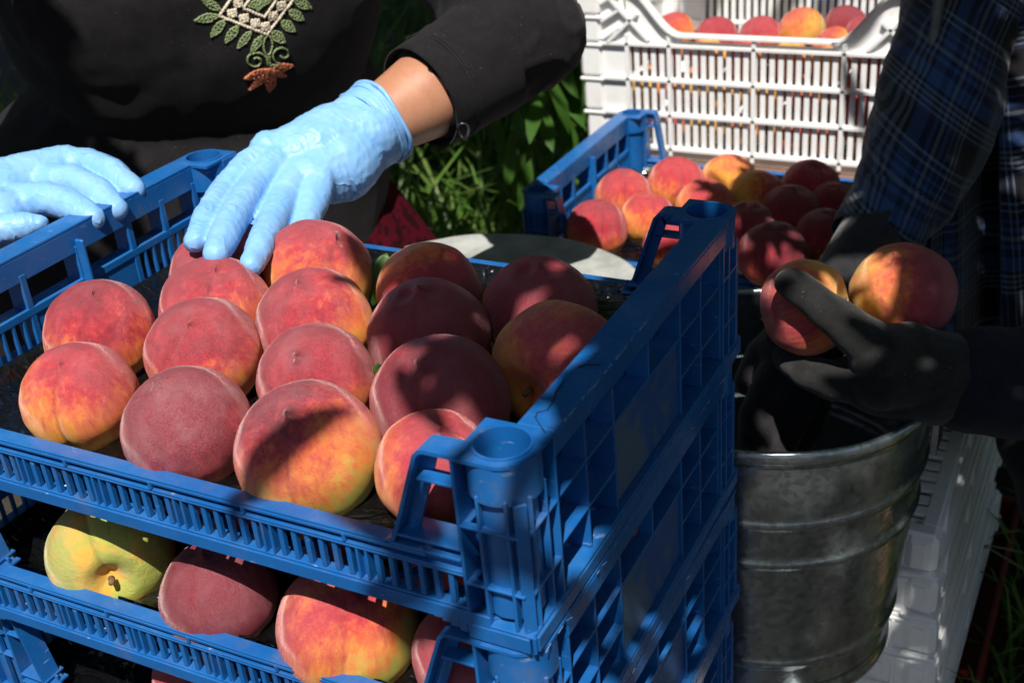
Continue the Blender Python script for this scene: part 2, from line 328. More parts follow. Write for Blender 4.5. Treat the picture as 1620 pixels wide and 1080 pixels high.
def mat_plaid():
    t = NT('plaid_flannel'); p = t.n('ShaderNodeAttribute', attribute_type='GEOMETRY', attribute_name='cloth_uv').outputs[1]
    sx = t.n('ShaderNodeSeparateXYZ'); wob = t.n('ShaderNodeVectorMath', operation='ADD'); t.put(wob.inputs[0], p)
    nz = t.n('ShaderNodeTexNoise'); t.put(nz.inputs['Vector'], p); nz.inputs['Scale'].default_value = 7
    sc = t.n('ShaderNodeVectorMath', operation='SCALE'); t.put(sc.inputs[0], t.vm('SUBTRACT', nz.outputs[1], (.5, .5, .5))); sc.inputs['Scale'].default_value = .008
    t.put(wob.inputs[1], sc.outputs[0]); t.put(sx.inputs[0], wob.outputs[0])
    def bands(coord, per):
        f = t.math('FRACT', t.math('DIVIDE', coord, per)); r = t.n('ShaderNodeValToRGB'); r.color_ramp.interpolation = 'CONSTANT'; t.put(r.inputs[0], f)
        nv, bk, bl, gy, db = (.009, .014, .04), (.0025, .0025, .004), (.022, .052, .14), (.085, .105, .14), (.006, .009, .02)
        st = [(0, bk), (.17, nv)]
        for k in range(4): st += [(.20+.044*k, gy), (.222+.044*k, db)]
        st += [(.38, bl), (.50, nv)]
        for k in range(3): st += [(.56+.07*k, gy if k % 2 else bl), (.595+.07*k, nv)]
        st += [(.78, bl), (.80, db), (.86, gy), (.882, db), (.92, gy), (.942, bk)]
        e = r.color_ramp.elements
        while len(e) > 1: e.remove(e[-1])
        e[0].position = 0; e[0].color = (*st[0][1], 1)
        for pp, cc in st[1:30]:
            x = e.new(pp); x.color = (*cc, 1)
        return r.outputs[0]
    a = bands(sx.outputs[2], .125); b = bands(sx.outputs[0], .11)
    tw = t.math('GREATER_THAN', t.math('FRACT', t.math('MULTIPLY', t.math('ADD', sx.outputs[0], sx.outputs[2]), 420)), .5)
    c = t.mix(t.math('ADD', .32, t.math('MULTIPLY', tw, .30)), a, b)
    c = t.mix(1, c, (1.25, 1.25, 1.25), 'MULTIPLY')
    t.bump(t.math('ADD', t.noise(p, 600, 2), t.math('MULTIPLY', t.noise(p, 22, 3), 2)), .3, .002)
    return t.set(Base_Color=c, Roughness=.9, Sheen_Weight=.25, Specular_IOR_Level=.1)
M['plaid'] = mat_plaid()
M['lining'] = mat_cloth('grey_lining', (.12, .12, .125), (.17, .17, .175))
def mat_galv(name='galvanised_steel', dull=0):
    t = NT(name); p = t.obj(); v = t.n('ShaderNodeTexVoronoi'); t.put(v.inputs['Vector'], t.vm('ADD', p, t.vm('SCALE', p, None))); v.inputs['Scale'].default_value = 85
    sep = t.n('ShaderNodeSeparateColor'); t.put(sep.inputs[0], v.outputs['Color'])
    c = t.mix(sep.outputs[0], (.22, .25, .28), (.36, .41, .44))
    st = t.ramp(t.noise(t.vm('MULTIPLY', p, (1, 1, .35)), 14, 5, .7, .5), .46, .70); c = t.mix(t.math('MULTIPLY', st, .30), c, (.20, .19, .17))
    r = t.math('ADD', t.math('MULTIPLY', t.noise(p, 30, 4, .6), .22), .13+dull*.50)
    t.bump(t.math('ADD', t.noise(p, 9, 3), t.math('MULTIPLY', t.noise(p, 150, 2), .06)), .25, .02)
    return t.set(Base_Color=c, Roughness=r, Metallic=.88)
M['galv'] = mat_galv(); M['galvdull'] = mat_simple('weathered_zinc', (.30, .31, .30), (.42, .43, .41), 25, .6, .3, 60, .004, Metallic=.15)
M['wood'] = mat_simple('brown_board', (.13, .065, .035), (.22, .12, .07), 14, .8, .5, 60)
def mat_leaf(name, c1, c2, tr=.35):
    t = NT(name); p = t.pos(); c = t.mix(t.ramp(t.noise(p, 14, 3), .35, .65), c1, c2)
    m = t.set(Base_Color=c, Roughness=.42, Specular_IOR_Level=.4)
    tl = t.n('ShaderNodeBsdfTranslucent'); t.put(tl.inputs[0], t.mix(.5, c, (.25, .42, .03))); mx = t.n('ShaderNodeMixShader'); mx.inputs[0].default_value = tr
    out = [n for n in t.t.nodes if n.type == 'OUTPUT_MATERIAL'][0]
    t.t.links.new(t.b.outputs[0], mx.inputs[1]); t.t.links.new(tl.outputs[0], mx.inputs[2]); t.t.links.new(mx.outputs[0], out.inputs[0])
    return m
M['leaf'] = mat_leaf('peach_leaf', (.045, .12, .018), (.075, .17, .028))
M['grass'] = mat_leaf('grass_blade', (.06, .15, .02), (.13, .20, .045), .3)
M['bark'] = mat_simple('bark', (.09, .065, .045), (.16, .12, .09), 12, .9, .8, 40, .01)
M['soil'] = mat_simple('grassy_soil', (.020, .021, .012), (.032, .026, .018), 5, .95, .8, 30, .02)
def mat_label():
    t = NT('worn_label'); p = t.obj()
    f = t.ramp(t.noise(p, 9, 6, .68, .5), .47, .56)
    c = t.mix(f, (.065, .115, .20), (.012, .075, .27)); c = t.mix(t.math('MULTIPLY', t.ramp(t.noise(t.vm('MULTIPLY', p, (1, 1, .22)), 45, 4, .7), .58, .70), .4), c, (.17, .21, .27))
    t.bump(f, .2, .0004); return t.set(Base_Color=c, Roughness=.5)
M['label'] = mat_label()
M['crack'] = mat_simple('crack', (.004, .012, .04), (.006, .018, .06), 50, .8)
M['chip'] = mat_simple('whitened_edge', (.20, .33, .52), (.07, .19, .42), 200, .6)
def mat_thread(name, a, b): return mat_simple(name, a, b, 400, .5, .6, 900, .0004)
M['tg'] = mat_thread('green_beads', (.13, .18, .07), (.27, .33, .15)); M['tc'] = mat_thread('cream_thread', (.55, .45, .33), (.70, .62, .48)); M['tb'] = mat_thread('copper_thread', (.36, .09, .04), (.55, .17, .08))

# ------------------------------------------------------------------ ground, grass
g = MB(); n = 60
gv = [(-40+80*i/n, -40+80*j/n, GZ + .03*noise.noise(Vector((i*.7, j*.7, 0)))) for i in range(n+1) for j in range(n+1)]
g.add(gv, [(i*(n+1)+j, (i+1)*(n+1)+j, (i+1)*(n+1)+j+1, i*(n+1)+j+1) for i in range(n) for j in range(n)], True)
tag(g.build('ground', M['soil']), kind='structure')

def blades(N, xs, ys, hmin, hmax, wid=.006, keep=None, zoff=0):
    x = rng.uniform(*xs, N); y = rng.uniform(*ys, N)
    if keep is not None:
        k = keep(x, y); x, y = x[k], y[k]; N = len(x)
    h = rng.uniform(hmin, hmax, N)*(.7+.6*rng.random(N)); a = rng.uniform(0, 2*np.pi, N); lean = rng.uniform(.15, 1.0, N)*h; b = a+rng.uniform(1.2, 1.9, N)
    V = []; w = wid*(.6+.8*rng.random(N))
    P0 = np.stack([x, y, np.full(N, GZ-.01+zoff)], 1); D = np.stack([np.cos(a), np.sin(a), 0*a], 1); S = np.stack([np.cos(b), np.sin(b), 0*b], 1)
    rows = []
    for t, ww in ((0, 1), (.35, .95), (.65, .75), (.88, .4)):
        c = P0 + D*(lean*t**2)[:, None] + np.array([0, 0, 1])*(h*(t-.28*t**3*(lean/h)))[:, None]
        rows += [c-S*(w*ww/2)[:, None], c+S*(w*ww/2)[:, None]]
    rows.append(P0 + D*lean[:, None]*1.08 + np.array([0, 0, 1])*(h*(1-.36*(lean/h)))[:, None])
    V = np.stack(rows, 1).reshape(-1, 3); i = np.arange(N)*9
    F = [(k, k+1, k+3, k+2) for q in (0, 2, 4) for k in (i+q)] + [(k+6, k+7, k+8) for k in i]
    return V, F
def clear(x, y): return ~((x > -.62) & (x < .2) & (y > -.05) & (y < 1.95)) & ~((np.hypot(x+.75, y-.68) < .30))
V, F = blades(52000, (-3.6, 1.6), (.8, 5.4), .05, .20, .0075, clear)
tag(obj('grass', mesh_np('grass', V, F), M['grass']), label='green grass growing on the ground of the orchard', kind='stuff')
V, F = blades(1500, (-2.5, -.75), (1.4, 3.2), .25, .48, .011, clear)
tag(obj('tall_grass', mesh_np('tall_grass', V, F), M['grass']), label='long arching grass blades behind the crates', kind='stuff')

# ------------------------------------------------------------------ leaves and trees
LEAFV = np.array([(0, 0, 0), (.22, .10, .02), (.22, -.10, .02), (.55, .13, .01), (.55, -.13, .01), (.85, .07, -.05), (.85, -.07, -.05), (1, 0, -.12), (.25, 0, -.015), (.55, 0, -.03), (.85, 0, -.07)])
LEAFF = [(0, 8, 1), (0, 2, 8), (1, 8, 9, 3), (8, 2, 4, 9), (3, 9, 10, 5), (9, 4, 6, 10), (5, 10, 7), (10, 6, 7)]
leafmesh = mesh_np('leaf', LEAFV*.13, LEAFF, True); leafmesh.materials.append(M['leaf'])
def rots(N, droop=.6):
    a = rng.uniform(0, 2*np.pi, N); dz = -np.abs(rng.normal(droop, .4, N)); D = np.stack([np.cos(a), np.sin(a), dz], 1); D /= np.linalg.norm(D, axis=1)[:, None]
    T = rng.normal(0, 1, (N, 3)); T -= D*(T*D).sum(1)[:, None]; T /= np.linalg.norm(T, axis=1)[:, None]; return D, T, np.cross(D, T)
def leafcloud(P, size=.13, droop=.6, simple=False, flat=None):
    N = len(P); D, T, U = rots(N, droop)
    if flat is not None:                       # leaves turned to catch the light
        f = np.array(flat); T = np.cross(f, D); T += rng.normal(0, .35, T.shape); T -= D*(T*D).sum(1)[:, None]; T /= np.linalg.norm(T, axis=1)[:, None]; U = np.cross(D, T)
    s = size*rng.uniform(.7, 1.2, N)
    L = LEAFV if not simple else np.array([(0, 0, 0), (.5, .14, .01), (.5, -.14, .01), (1, 0, -.08)])
    FF = LEAFF if not simple else [(0, 2, 3, 1)]
    V = P[:, None, :] + s[:, None, None]*(L[None, :, 0:1]*D[:, None, :]+L[None, :, 1:2]*T[:, None, :]+L[None, :, 2:3]*U[:, None, :])
    k = len(L); F = [tuple(i*k+j for j in f) for i in range(N) for f in FF]
    return V.reshape(-1, 3), F
def limb(mb, p, q, r0, r1, wob=.06, n=7):
    p, q = Vector(p), Vector(q); pts = [p.lerp(q, i/n)+Vector((random.uniform(-1, 1), random.uniform(-1, 1), random.uniform(-1, 1)))*wob*(0 < i < n) for i in range(n+1)]
    mb.tube(pts, [r0+(r1-r0)*i/n for i in range(n+1)], 10); return pts
def tree(x, y, h, label, ncrown, rad, zc, group='trees behind the crates', single=0, flat=.55):
    t = empty('peach_tree', (x, y, GZ), label=label, cat='tree', group=group); ax = Vector((x, y, GZ))
    m = MB(); tp = limb(m, (0, 0, -.05), (.1, .05, h), .075, .05, .03); m.build('trunk', M['bark'], t)
    for k in range(5):
        a = k*1.26+random.random(); m = MB(); limb(m, tp[-1-(k % 2)], (math.cos(a)*rad*.8, math.sin(a)*rad*.8, h+rad*random.uniform(.1, .6)), .04, .012, .05); m.build('limb', M['bark'], t)
    D = rng.normal(0, 1, (ncrown, 3)); D /= np.linalg.norm(D, axis=1)[:, None]; rr = rad*(.35+.65*rng.random(ncrown)**.5)
    P = D*rr[:, None]*np.array([1, 1, flat])+np.array([0, 0, zc-GZ])
    keep = np.array([noise.noise(Vector(q)*1.9) > -.22 for q in P]); P = P[keep]
    P = P[P[:, 2] > .25]
    V, F = leafcloud(P, .16, .7, simple=False)
    obj('crown', mesh_np('crown', V, F, True), M['leaf'], t, kind='stuff')
    return t
tree(-1.9, 3.7, .95, 'dark leafy peach tree standing behind the seated row of grass at the centre gap', 4200, 1.25, .42, flat=.75)
tree(-.2, 4.3, 1.0, 'peach tree standing in the dark beyond the white crate', 3800, 1.3, .5, flat=.7)
tree(-3.6, 3.0, .95, 'peach tree hidden mostly behind the black blouse', 3500, 1.25, .5, flat=.75)
tree(1.9, 3.6, 1.0, 'peach tree standing beyond the plaid shirt', 3000, 1.2, .6, flat=.65)

# a low leafy branch hangs into view between the sleeve and the white crate: its leaves are single parts
br = empty('leafy_branch', PD(890, -60, 2.35), label='drooping green peach branch hanging between the black sleeve and the white crate', cat='branch')
bo = br.location.copy(); m = MB(); twigs = []
for (u0, v0, d0, u1, v1, d1, rr) in ((900, -160, 2.5, 860, 90, 2.3, .008), (900, -160, 2.5, 925, 150, 2.35, .006), (860, 90, 2.3, 850, 250, 2.4, .005)):
    a, b = PD(u0, v0, d0)-bo, PD(u1, v1, d1)-bo; pts = limb(m, a, b, rr, rr*.4, .02, 8); twigs += pts[1:]
m.build('twig', M['bark'], br)
bl = []
for k in range(110):
    p = random.choice(twigs) + Vector((random.gauss(0, .05), random.gauss(0, .05), random.gauss(0, .05)))
    o = bpy.data.objects.new('leaf', leafmesh); COL.objects.link(o); o.parent = br; o.location = p
    o.rotation_euler = (random.uniform(-1, 1), random.uniform(.3, 1.4), random.uniform(0, 6.28)); s_ = random.uniform(.75, 1.25); o.scale = (s_, s_, s_); bl.append(o)

# ------------------------------------------------------------------ the blue crate
def mirror(mb, fx=None, fy=None):
    r = MB(); r.sm = list(mb.sm)
    for (x, y, z) in mb.V: r.V.append((fx-x if fx is not None else x, fy-y if fy is not None else y, z))
    odd = (fx is not None) ^ (fy is not None)
    r.F = [f[::-1] if odd else f for f in mb.F]; return r
def extr_poly(mb, pts, y0, y1):                                       # band following a polyline in xz
    n = len(pts); V = [(x, y0, z) for x, z in pts]+[(x, y1, z) for x, z in pts]
    F = [(i, (i+1) % n, n+(i+1) % n, n+i) for i in range(n)]+[tuple(range(n))[::-1], tuple(range(n, 2*n))]
    mb.add(V, F)
def band(mb, line, th, y0, y1):
    off = []
    for i, (x, z) in enumerate(line):
        a = line[max(i-1, 0)]; b = line[min(i+1, len(line)-1)]; dx, dz = b[0]-a[0], b[1]-a[1]; l = math.hypot(dx, dz); off.append((x-dz/l*th, z+dx/l*th))
    for i in range(len(line)-1): extr_poly(mb, [line[i], line[i+1], off[i+1], off[i]], y0, y1)
def blue_crate(L=.557, W=.40, H=.1334, zr=-.073, ringr=.0165):
    root = empty('blue_crate')
    kz = H/.1334
    # ---- end wall at x = 0
    e = MB(); B = e.box; T = .0022; zs = [-.018*kz, -.052*kz, -.087*kz, -.119*kz]
    B(-.0245, -.0002, .045, W-.045, -.0028, 0)                          # top rail flange
    B(-.0022, 0, .043, W-.043, -.0175, -.0028)                        # outer lip
    B(-.0245, -.022, .045, W-.045, -.024*kz, -.0028)
    ys = [.046, .092, .137, W/2, W-.137, W-.092, W-.046]
    for i, y in enumerate(ys):
        zb = zs[1] if i == 3 else zs[3]
        B(-.0225, -.0035, y-T/2, y+T/2, zb, -.0175)
    for z in zs[1:3]:
        for a, b in ((.046, .137), (W-.137, W-.046)): B(-.0225, -.0035, a, b, z-T/2, z+T/2)
    B(-.0225, -.0035, .137, W-.137, zs[1]-T/2, zs[1]+T/2)
    B(-.0240, -.0215, .137, W-.137, zs[3], zs[1])                     # inner centre panel
    for a, b in ((.046, .092), (.092, .137), (W-.092, W-.046), (W-.137, W-.092)):
        k = max(1, round((b-a)/.0125)); st = (b-a)/k
        for r_ in (1, 2):
            for j in range(1, k): B(-.0250, -.0215, a+j*st-.0016, a+j*st+.0016, zs[r_+1], zs[r_])
    for y in ys: B(-.0250, -.0215, y-.0032, y+.0032, zs[3] if y != ys[3] else zs[1], zs[0])
    for z in zs[1:3]: B(-.0252, -.0215, .046, W-.046, z-.0035, z+.0035)
    B(-.0240, -.0002, .03, W-.03, zs[3]-.0028, zs[3])                   # base ledge
    B(-.0022, .0004, .02, W-.02, -H+.0015, zs[3]-.0028)
    B(-.0250, -.0222, .02, W-.02, -H+.002, zs[3])
    B(-.0335, -.0245, W/2-.0018, W/2+.0018, zs[3], -.012*kz, .001)       # inner divider fin
    e.build('end_wall', M['blue'], root); mirror(e, fx=-L).build('end_wall', M['blue'], root)
    # ---- label plates
    lb = MB(); lb.box(-.0085, -.0062, .1385, W-.1385, zs[3]+.0006, zs[1]-.002); lb.build('label_plate', M['label'], root); mirror(lb, fx=-L).build('label_plate', M['blue'], root)
    # ---- low side wall at y = 0
    s = MB(); B = s.box; x0, x1 = -L+.079, -.100; LB = -H+.0105
    B(x0-.002, x1+.002, .0002, .0120, zr-.0024, zr)
    B(x0-.03, x1+.03, 0, .0020, zr-.0052, zr-.0024)
    B(-L+.045, -.045, .0045, .0068, zr-.0095, zr-.0024)              # recessed groove
    B(-L+.045, -.045, .0006, .0085, zr-.0118, zr-.0095); B(-L+.045, -.045, .0006, .0024, zr-.0136, zr-.0118)
    zb = LB+.0125
    B(-L+.045, -.045, .0012, .0090, zb-.0020, zb); B(-L+.03, -.03, 0, .0022, LB, zb-.0020); B(-L+.045, -.045, .0070, .0090, LB, zb-.0020)
    nb = int((L-.09)/.0106); st = (L-.09)/nb
    for j in range(1, nb):
        x = -.045-j*st
        if j % 7 == 0: B(x-.0044, x-.0024, .0008, .0085, zb, zr-.0118); B(x+.0024, x+.0044, .0008, .0085, zb, zr-.0118); B(x-.003, x+.003, .0060, .0085, zb, zr-.0118)
        else: B(x-.0019, x+.0019, .0020, .0066, zb, zr-.0118)
    for j in range(5):                                                # small clips under the rail
        x = -.13-j*(L-.24)/4; B(x-.0014, x+.0014, -.0004, .0044, zr-.0095, zr-.0030)
    for q, w in ((-.0005, 1), (-L+.0005, -1)):                        # the lower edge steps down beside each post
        for i in range(5): B(q-w*(.040+.006*i), q-w*(.046+.006*i), .0003, .0022, LB-.0085+.0019*i, LB+.0005)
    for sgn in (0, 1):                                                # sloping gussets up to the posts
        gq = MB(); line = [(-.040, 0), (-.0625, 0), (-.0665, -.0012), (-.0700, -.0050), (-.0905, zr+.010), (-.0935, zr+.003), (-.0990, zr)]
        band(gq, line, .0026, .0003, .0180)
        ln2 = [(-.046, -.0026), (-.0640, -.0026), (-.0680, -.0065), (-.0880, zr+.008), (-.0965, zr-.0005)]
        band(gq, ln2, .0085, .0115, .0138)
        gq.box(-.070, -.046, .0012, .0138, -.022*kz-.0011, -.022*kz+.0011); gq.box(-.094, -.046, .0012, .0222, zr+.0045, zr+.0068); gq.box(-.098, -.046, .0112, .0138, zr-.004, zr+.006)
        gq.box(-.0995, -.046, .0003, .0222, zr-.0028, zr-.0004)
        q = gq
        if sgn:
            gq.V = [(x if x > -.046 else -.046+(x+.046)*.62, y, z) for x, y, z in gq.V]; q = mirror(gq, fx=-L)
        s.add(q.V, q.F)
    s.build('side_wall', M['blue'], root); mirror(s, fy=W).build('side_wall', M['blue'], root).location.z = -.0085
    # ---- corner post at x=0,y=0
    p = MB(); B = p.box; c = (-.0225, .0225); N = 56; rc = .0215
    inn, out = [], []
    for k in range(N):
        a = 2*math.pi*k/N; ca, sa = math.cos(a), math.sin(a); inn.append((c[0]+ringr*ca, c[1]+ringr*sa))
        hx = .0225 if (sa > .0) == (ca < 0) or True else .0225
        tt = min((.0225/abs(ca)) if abs(ca) > 1e-6 else 9, (.0225/abs(sa)) if abs(sa) > 1e-6 else 9)
        if ca > 0 and sa < 0: tt = min(tt, .0232)
        out.append((c[0]+tt*ca, c[1]+tt*sa))
    hz = -.0285
    def ringstrip(A, za, Bq, zb_):
        V = [(x, y, za) for x, y in A]+[(x, y, zb_) for x, y in Bq]; p.add(V, [(k, (k+1) % N, N+(k+1) % N, N+k) for k in range(N)], False)
    rim = [(c[0]+(x-c[0])*(ringr+.0018)/ringr, c[1]+(y-c[1])*(ringr+.0018)/ringr) for x, y in inn]
    ringstrip(out, -.0006, rim, -.0004); ringstrip(rim, -.0004, rim, .0008); ringstrip(rim, .0008, inn, .0008); ringstrip(inn, .0008, [(c[0]+(x-c[0])*.9, c[1]+(y-c[1])*.9) for x, y in inn], -.042*kz)
    dn = [(c[0]+(x-c[0])*.86, c[1]+(y-c[1])*.86) for x, y in inn]; ringstrip([(c[0]+(x-c[0])*.9, c[1]+(y-c[1])*.9) for x, y in inn], -.042*kz, dn, -.06*kz)
    p.add([(x, y, -.06*kz) for x, y in dn], [tuple(range(N))])
    out2 = []
    for k in range(N):
        a = 2*math.pi*k/N; out2.append((c[0]+.0222*math.cos(a), c[1]+.0222*math.sin(a)))
    ringstrip(out2, hz, out2, -.0030); ringstrip(out, -.0030, out, -.0006); ringstrip(out2, -.0030, out, -.0030)
    B(-.0235, -.0213, .0410, .045, -H+.004, -.003); B(-.045, -.0410, .0213, .0235, -H+.004, -.003)   # recessed L web
    p.lathe([(.0183, hz+.001), (.0178, -H+.02)], 40, c[0], c[1])
    for x, ym in ((-.0448, .022), (-.0310, .0055), (-.0125, .0070)): B(x-.0011, x+.0011, .0008, ym, -H+.014, hz+.004 if x > -.04 else -.002)
    for y, xm in ((.0448, .022), (.0310, .0055), (.0125, .0070)): B(-xm, -.0008, y-.0011, y+.0011, -H+.014, hz+.004 if y < .04 else -.002)
    p.bar((-.0050, .0050, -H+.014), (-.0050, .0050, hz+.002), .0022, .008, (1, 1, 0))
    for z in (-.049*kz, -.091*kz): B(-.0448, -.0052, .0010, .0065, z-.0011, z+.0011); B(-.0065, -.0010, .0070, .0448, z-.0013, z+.0009); B(-.0448, -.040, .0066, .022, z-.0011, z+.0011)
    B(-.046, -.0012, .0003, .046, -H+.0125, -H+.0148)
    B(-.046, -.004, -.0004, .0020, -H+.0012, -H+.0125); B(-.0020, .0006, .004, .046, -H+.0012, -H+.0125)
    p.bar((-.0028, .0028, -H+.0012), (-.0028, .0028, -H+.0140), .0055, .0024, (1, 1, 0))
    for fx in (None, -L):
        for fy in (None, W):
            q = mirror(p, fx=fx) if fx is not None else p; q = mirror(q, fy=fy) if fy is not None else q; q.build('corner_post', M['blue'], root)
    # ---- lattice floor
    f = MB(); z = -H+.0145
    for k in range(-14, 22):
        a = k*.042
        for sg in (1, -1):
            pts = []
            x_a, y_a = (-L+.02+a, .008) if sg > 0 else (-L+.02+a, W-.008)
            x_b, y_b = x_a+(W-.016), (W-.008 if sg > 0 else .008)
            lo, hi = -L+.02, -.02; t0 = max(0, (lo-x_a)/(x_b-x_a)); t1 = min(1, (hi-x_a)/(x_b-x_a))
            if t1 > t0+.02:
                f.bar((x_a+(x_b-x_a)*t0, y_a+(y_b-y_a)*t0, z), (x_a+(x_b-x_a)*t1, y_a+(y_b-y_a)*t1, z), .0085, .0045)
    f.build('floor_grid', M['blue'], root)
    return root

# ---- black cell tray under a layer of fruit (heightfield)
def tray_mesh(cells, x0, x1, y0, y1, zrim, zflat, seed=0):
    nx, ny = 130, 96; xs = np.linspace(x0, x1, nx); ys = np.linspace(y0, y1, ny); X, Y = np.meshgrid(xs, ys, indexing='ij')
    Z = np.full(X.shape, zflat)
    for i in range(nx):
        for j in range(ny): Z[i, j] += .006*noise.noise(Vector((X[i, j]*24, Y[i, j]*24, seed)))+.0008*noise.noise(Vector((X[i, j]*70, Y[i, j]*70, seed)))
    e = np.minimum(np.minimum(X-x0, x1-X), np.minimum(Y-y0, y1-Y)); Z = Z+(zrim-Z)*np.exp(-(np.maximum(e, 0)/.008)**2)
    for (cx, cy, cz, r) in cells:
        d = np.hypot(X-cx, Y-cy); cup = cz-np.sqrt(np.maximum((r*1.03)**2-np.minimum(d, r*1.03)**2, 0)); Z = np.where(d < r*1.03, np.minimum(Z, np.maximum(cup, zflat-.028)), Z)
    V = np.stack([X, Y, Z], -1).reshape(-1, 3); F = [(i*ny+j, (i+1)*ny+j, (i+1)*ny+j+1, i*ny+j+1) for i in range(nx-1) for j in range(ny-1)]
    return mesh_np('tray', V, F, True)

# ------------------------------------------------------------------ peaches
def peach_mesh(seed, nu=88, nv=60, tip=.05, groove=.05, lop=.03, scar=True):
    V = []; so = Vector((seed*7.3, seed*3.1, seed*1.7))
    for i in range(nv+1):
        th = math.pi*i/nv; st, ct = math.sin(th), math.cos(th)
        for k in range(nu):
            ph = 2*math.pi*k/nu-math.pi
            d = Vector((st*math.cos(ph), st*math.sin(ph), ct))
            r = 1+.028*noise.noise(d*1.6+so)*1.2+.012*noise.noise(d*4+so)
            g = math.exp(-(abs(ph*st)/.085)**1.5)*(st**.35 if st > 0 else 0); g2 = math.exp(-(ph*st/.5)**2)
            r -= groove*(.85*g+.75*g2)*(.8+.6*max(0, -ct)+.35*max(0, ct))
            r += lop*math.sin(ph)*st*math.exp(-(ph/1.3)**2)                # one cheek fuller beside the seam
            x, y, z = d*r; z *= .955
            z += 1.9*tip*math.exp(-(th/.14)**1.5)-.085*math.exp(-(th/.36)**2)*(1-.5*math.cos(2*ph))    # nipple in a shallow dip
            u = math.pi-th; z += .30*math.exp(-(u/.30)**2)+.02*math.exp(-(u/.7)**2)   # stem cavity
            V.append((x, y, z))
    F = [(i*nu+k, (i+1)*nu+k, (i+1)*nu+(k+1) % nu, i*nu+(k+1) % nu) for i in range(nv) for k in range(nu)]
    me = mesh_np('peach', V, F, True); me.materials.append(M['peach']); return me
PM = [peach_mesh(s, tip=tp, groove=gr, lop=lo) for s, tp, gr, lo in ((1, .045, .05, .03), (2, .085, .03, .02), (3, .02, .085, .045), (4, .06, .045, -.03), (5, .03, .06, .05), (6, .10, .04, .02), (7, .015, .10, -.03))]
PL = [peach_mesh(s, 36, 24, .05, .05, .03) for s in (11, 12, 13, 14)]
sm_ = MB(); sm_.tube([(0, 0, -.70), (.01, .01, -.80), (.03, 0, -.86)], [.055, .048, .040], 9); STEM = sm_.mesh('stem'); STEM.materials.append(M['stem'])
PEACHES = []
def put_peach(loc, r, tipdir, label, group, roll_=0, blush=.2, dark=.5, green=0, bdir=None, me=None, low=False, stem=False, down=None):
    me = me or (random.choice(PL) if low else random.choice(PM))
    o = bpy.data.objects.new('peach', me); COL.objects.link(o); o.location = loc; o.scale = (r, r, r)
    zt_ = Vector(tipdir).normalized(); sd_ = -up*.8-fwd*.45; sx_ = (sd_-zt_*sd_.dot(zt_)).normalized(); sy_ = zt_.cross(sx_)
    q = Matrix((sx_, sy_, zt_)).transposed().to_quaternion(); o.rotation_mode = 'QUATERNION'
    o.rotation_quaternion = q @ Quaternion((0, 0, 1), roll_)
    o['seed'] = float(random.uniform(0, 60)); o['blush'] = float(blush); o['dark'] = float(dark); o['green'] = float(green); o['seam'] = float(random.uniform(.2, .9)); o['down'] = float(random.uniform(.3, .8) if down is None else down)
    w = Vector(bdir) if bdir is not None else Vector(tipdir)
    b = o.rotation_quaternion.inverted() @ w.normalized(); o['bdir'] = [float(b.x), float(b.y), float(b.z)]
    tag(o, label, 'peach', group)
    if stem:
        s = bpy.data.objects.new('stem', STEM); COL.objects.link(s); s.parent = o
    PEACHES.append(o); return o
def cdir(dx, dy, back=False):                                         # a direction as the camera sees it, unit disc
    l = math.hypot(dx, dy); z = math.sqrt(max(0, 1-l*l)); return (rt*dx - up*dy - fwd*(z if not back else -z)).normalized()
def peach_px(cx, cy, Rp, z, tipx, tipy, label, group, at_depth=None, is_stem=False, bd=None, zoff=0, **k):
    P = PZ(cx, cy, z) if at_depth is None else PD(cx, cy, at_depth); d = depth(P); r = Rp*d/FOC
    v = cdir(max(-.95, min(.95, (tipx-cx)/Rp)), max(-.95, min(.95, (tipy-cy)/Rp)))
    if is_stem: v = -v
    b = cdir(*bd) if bd else v
    return put_peach(P, r, v, label, group, bdir=b, stem=is_stem, **k)
G1 = 'peaches laid in the top blue crate'
